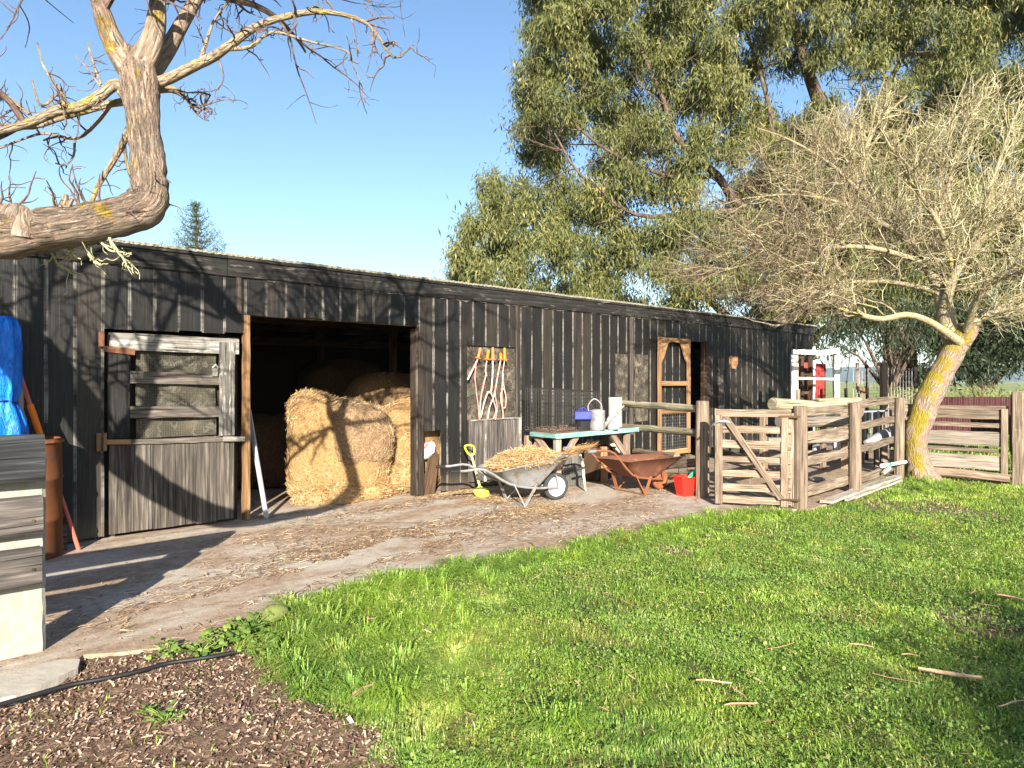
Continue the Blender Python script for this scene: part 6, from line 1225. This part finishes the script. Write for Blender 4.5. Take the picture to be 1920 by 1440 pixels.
# things in the broken corner of the wall
for i, (dx_, lb) in enumerate([(0, 'left brown plank leaning in the broken wall corner'), (.07, 'middle brown plank leaning in the broken wall corner'), (.15, 'right brown plank leaning in the broken wall corner')]):
    a_, b_ = Vector((5.70+dx_*.5, D+.12, .66-.05*i)), Vector((5.48+dx_, D+.03, .0)); o = thing('old_plank', lb, 'plank', b_, 'planks in the broken corner'); mb = MB(); mb.beam(a_, b_, .07, .025, up=(0, 1, 0), seg=5, jit=.002); mb.build('plank_face', M['raw_wood'], o)
q = Vector((5.61, D+.16, .50)); o = thing('feed_sack', 'white folded feed sack stuffed in the broken wall corner', 'sack', q); mb = MB(); mb.tube([q+Vector((-.10, 0, 0)), q+Vector((-.05, -.02, .08)), q+Vector((.03, -.03, .13)), q+Vector((.12, 0, .20))], [.04, .10, .11, .05], 9, noise=.12); mb.build('sack_body', M['whiteplast'], o); mb = MB(); mb.tube([q+Vector((-.12, -.05, .12)), q+Vector((-.04, -.08, .22))], .03, 7); mb.build('pink_tie', M['pink'], o)

# ================================================================== LEFT EDGE THINGS
q = C2W((7-960)/F*6.0, 6.0); o = thing('tarpaulin_bundle', 'bright blue tarpaulin wrapped round a post at the left edge', 'tarpaulin', (q.x, q.y, 0)); m_, n_ = 60, 44; P = np.zeros((m_, n_, 3))
for i in range(m_):
    t_ = i/(m_-1); z_ = 2.15*t_+.02; px_ = np.interp(z_, [0, .9, 1.2, 1.42, 1.5, 1.9, 2.12, 2.2], [.19, .18, .165, .09, .115, .13, .11, .03])
    for j in range(n_):
        a_ = 2*math.pi*j/(n_-1); rr = px_*(1+.10*math.sin(a_*7+z_*2.2)+.05*math.sin(a_*13-z_*5)+.03*math.sin(z_*17+a_*3)); P[i, j] = (q.x+math.cos(a_)*rr, q.y+math.sin(a_)*rr, z_)
mb = MB(); mb.grid(P, .5); mb.build('sheet', M['tarp'], o, smooth=True); mb = MB(); mb.tube([(q.x, q.y, 0), (q.x, q.y, 2.18)], .05, 8); mb.build('pole', M['raw_wood'], o)
mb = MB(); an = np.linspace(0, 2*math.pi, 20); mb.tube([(q.x+math.cos(a_)*.10, q.y+math.sin(a_)*.10, 1.42+.01*math.sin(a_*3)) for a_ in an], .008, 5); mb.build('tie', M['hose'], o)
q = C2W(-4.42, 6.2); o = thing('rusty_drum', 'rusty orange steel drum behind the tarred rail fence', 'drum', (q.x, q.y, 0)); mb = MB()
prof = [(.28, 0), (.29, .02), (.285, .33), (.298, .35), (.285, .37), (.285, .70), (.298, .72), (.285, .74), (.28, 1.03), (.29, 1.05), (.29, 1.075), (.275, 1.08), (.27, 1.04)]
mb.lathe(prof, (q.x, q.y, 0), 28); mb.build('body', M['rustdrum'], o, smooth=True); mb = MB(); mb.lathe([(.291, 1.04), (.298, 1.045), (.298, 1.06), (.291, 1.065)], (q.x, q.y, 0), 28, caps=False); mb.build('rim', M['rust'], o)
a_, b_ = L(34, 692, 6.25), G(148, 1031); o = thing('long_pole', 'long faded red pole with an orange sleeve leaning on the barn', 'pole', b_); mb = MB(); mb.tube([a_, b_], .019, 10); mb.build('shaft', M['polered'], o); mb = MB(); mb.tube([lerp(a_, b_, .19), lerp(a_, b_, .47)], .028, 12); mb.build('sleeve', M['orange'], o)
q = G(136, 990); o = thing('brick_stack', 'old timber block standing against the barn behind the drum', 'block', (q.x, 7.7, 0)); mb = MB(); mb.box((1.10, 7.68, .17), (.20, .12, .34), 0, seg=3, jit=.003); mb.build('block_body', M['old_grey'], o)

# ================================================================== SMALL THINGS ON THE GROUND
hp = smoothline([tuple(G(a_, b_)+Vector((0, 0, .0))) for a_, b_ in [(-220, 1390), (0, 1325), (60, 1308), (130, 1288), (200, 1275), (260, 1262), (310, 1248), (360, 1240), (400, 1234), (440, 1226)]], 4); mb = MB(); mb.tube(hp+np.array([0, 0, .01]), .012, 10); tag(mb.build('irrigation_pipe', M['hose'], None, True, base=tuple(hp[-1])), 'black irrigation pipe lying along the edge of the mulch bed', 'pipe')
q = G(512, 1166); o = thing('mossy_stone', 'moss covered stone at the corner where driveway meets lawn', 'stone', q); mb = MB(); mb.tube([q+C2W(-.05, -.04, .05), q+C2W(-.02, 0, .05), q+C2W(.03, .03, .055), q+C2W(.06, .07, .05)], [.035, .06, .06, .03], 12, noise=.06); mb.build('stone_body', M['stone'], o, smooth=True)
q = G(150, 1236); o = thing('kerb_stone', 'broken pale concrete kerb at the lower left corner of the driveway', 'kerb', q); mb = MB()
kp = [(-250, 1385), (-120, 1352), (0, 1312), (30, 1306), (70, 1290), (110, 1272), (146, 1254), (150, 1238), (120, 1238), (80, 1246), (40, 1262), (0, 1272), (-120, 1310), (-250, 1342)]
kq = []
for i_ in range(len(kp)):
    p_, q_ = kp[i_], kp[(i_+1) % len(kp)]
    for j_ in range(1): kq.append((p_[0]+(q_[0]-p_[0])*j_/7, p_[1]+(q_[1]-p_[1])*j_/7))
mb.prism([tuple(G(*p_)[:2]) for p_ in kq], (0, 0, -.068), (1, 0, 0), (0, 1, 0), .076)
mb.build('kerb_block', M['bareplate'], o)
# weeds along the edge
def weed(px, py, s_, lb, n=16, grp='leafy weeds at the mulch edge'):
    q = G(px, py); o = thing('weed', lb, 'weed', (q.x, q.y, -.04), grp); mb = MB(); ms = MB()
    for k in range(int(n*2.2)):
        a_ = random.random()*6.28; l_ = s_*random.uniform(.2, 1.15); h_ = s_*random.uniform(.15, .7); c = Vector((q.x+math.cos(a_)*l_, q.y+math.sin(a_)*l_, -.03+h_)); ms.tube([(q.x, q.y, -.04), ((q.x+c.x)/2, (q.y+c.y)/2, h_*.7-.03), tuple(c)], .0022, 4)
        r_ = s_*random.uniform(.06, .15); nn = Vector((random.gauss(0, .4), random.gauss(0, .4)-.2, 1)).normalized(); t1 = nn.orthogonal().normalized(); t2 = nn.cross(t1)
        pts = [c+t1*(math.cos(b_)*r_*(1+.25*math.cos(3*b_)))+t2*(math.sin(b_)*r_*(1+.25*math.cos(3*b_)))+nn*(-.15*r_*math.cos(2*b_)) for b_ in np.linspace(0, 6.2832, 13)[:-1]]
        V = [tuple(c)]+[tuple(p_) for p_ in pts]; mb.add(V, [(0, i+1, (i+1) % 12+1) for i in range(12)], None, random.random())
    mb.build('leaves', M['weedleaf'], o); ms.build('stems', M['weedleaf'], o)
weed(318, 1222, .13, 'small round-leaved weed left of the other edge weeds', 18); weed(378, 1222, .12, 'low weed between pipe end and concrete', 16); weed(440, 1196, .16, 'bushy weed on the concrete just below the mossy stone', 26); weed(470, 1180, .16, 'largest leafy weed beside the mossy stone', 30); weed(408, 1206, .12, 'dark leaved weed halfway along the weedy edge', 18)
weed(310, 1340, .09, 'bright green seedling in the middle of the mulch', 12); weed(280, 1326, .07, 'tiny seedling left of the bright one in the mulch', 8); weed(495, 1215, .13, 'weed with reddish leaves at the lawn corner', 18)
# strips of shed bark in the lawn
bs = [((1305, 1282), (1372, 1288), .022, 'reddish curved bark strip in the middle of the lower lawn'), ((1372, 1290), (1398, 1318), .012, 'thin bark splinter below the reddish strip'), ((1722, 1262), (1842, 1282), .05, 'broad frayed bark strip at the edge of the lawn shadow'), ((1870, 1120), (1925, 1132), .04, 'frayed pale bark strip at the right edge of the lawn'), ((1828, 1134), (1872, 1144), .012, 'thin pale stalk left of the frayed strip at the right edge'),
      ((1592, 1212), (1638, 1220), .018, 'short orange bark piece left of centre in the lawn'), ((1635, 1268), (1728, 1290), .010, 'long yellow stalk in the lower right lawn'), ((1690, 1232), (1722, 1236), .018, 'small pink bark piece near the lawn shadow'), ((1870, 1330), (1922, 1322), .014, 'orange bark sliver in the lower right corner'), ((1440, 1222), (1492, 1212), .008, 'pale dry stalk lying left in the lawn'),
      ((660, 1315), (702, 1290), .04, 'tan dead leaf shape curled beside the mulch edge'), ((1705, 1005), (1722, 1014), .03, 'small orange leaf on the lawn below the tree'), ((1360, 1330), (1420, 1326), .022, 'dark brown bark strip near the bottom of the lawn'), ((1165, 1126), (1186, 1142), .010, 'short straw in the upper lawn'), ((570, 1128), (592, 1150), .018, 'upright brown bark chip at the driveway edge'), ((1000, 1090), (1024, 1070), .008, 'pale stalk on the upper left lawn')]
for (p0_, p1_, w_, lb) in bs:
    a_, b_ = G(*p0_)+Vector((0, 0, .015)), G(*p1_)+Vector((0, 0, .02)); n_ = 7; P = []; d_ = (b_-a_); sdv2 = Vector((-d_.y, d_.x, 0)).normalized()
    for i in range(n_+1):
        t_ = i/n_; c = a_+d_*t_+sdv2*(.008*math.sin(t_*5+w_*300)); ww = w_*(.25+.6*math.sin(math.pi*min(.95, t_+.08))+.3*random.random())*.5; P.append([tuple(c+sdv2*(ww*u_)+Vector((0, 0, .25*w_*u_*u_))) for u_ in (-1, -.3, .4, 1)])
    mb = MB(); mb.grid(P, random.random(), uv=np.array([[(i*.1, j*.02) for j in range(4)] for i in range(n_+1)])); tag(mb.build('bark_strip', M['barkstrip'], None, base=tuple(a_)), lb, 'bark strip', 'shed bark strips and stalks on the ground')
n = 2000; x, y, Y, Xc = campts(n, 2.5, 10, .85); ok = ~inpoly(x, y, drive_poly) & ~inpoly(x, y, mulch_poly); x, y = x[ok], y[ok]; n = len(x); mb = MB(); mb.strands(np.stack([x, y, RNG.uniform(.0, .025, n)], 1), np.stack([np.cos(x*77)*1.0, np.sin(x*77), RNG.normal(0, .15, n)], 1), RNG.uniform(.012, .06, n)*(1+RNG.random(n)**8), RNG.uniform(.003, .011, n), RNG.random(n), up=(0, 0, 1))
tag(mb.build('lawn_litter', M['barkstrip']), 'dry stalks and dead leaves scattered over the lawn', 'leaf litter', kind='stuff')
# ------------------------------------------------------------------ the air: one closed box round everything
mb = MB(); hx_, z0_, z1_ = 5200.0, -1.2, 152.0
hv_ = [(-hx_, -hx_, z0_), (hx_, -hx_, z0_), (hx_, hx_, z0_), (-hx_, hx_, z0_), (-hx_, -hx_, z1_), (hx_, -hx_, z1_), (hx_, hx_, z1_), (-hx_, hx_, z1_)]
mb.add(hv_, [(0, 3, 2, 1), (4, 5, 6, 7), (0, 1, 5, 4), (1, 2, 6, 5), (2, 3, 7, 6), (3, 0, 4, 7)], np.zeros((24, 2)), .5)
t_ = NT('haze_air'); pv = t_.n('VolumePrincipled', Color=(.66, .78, 1.0), Density=.00013); t_.t.links.new(pv.outputs[0], t_.out.inputs[1]); tag(mb.build('haze', t_.m), kind='stuff')
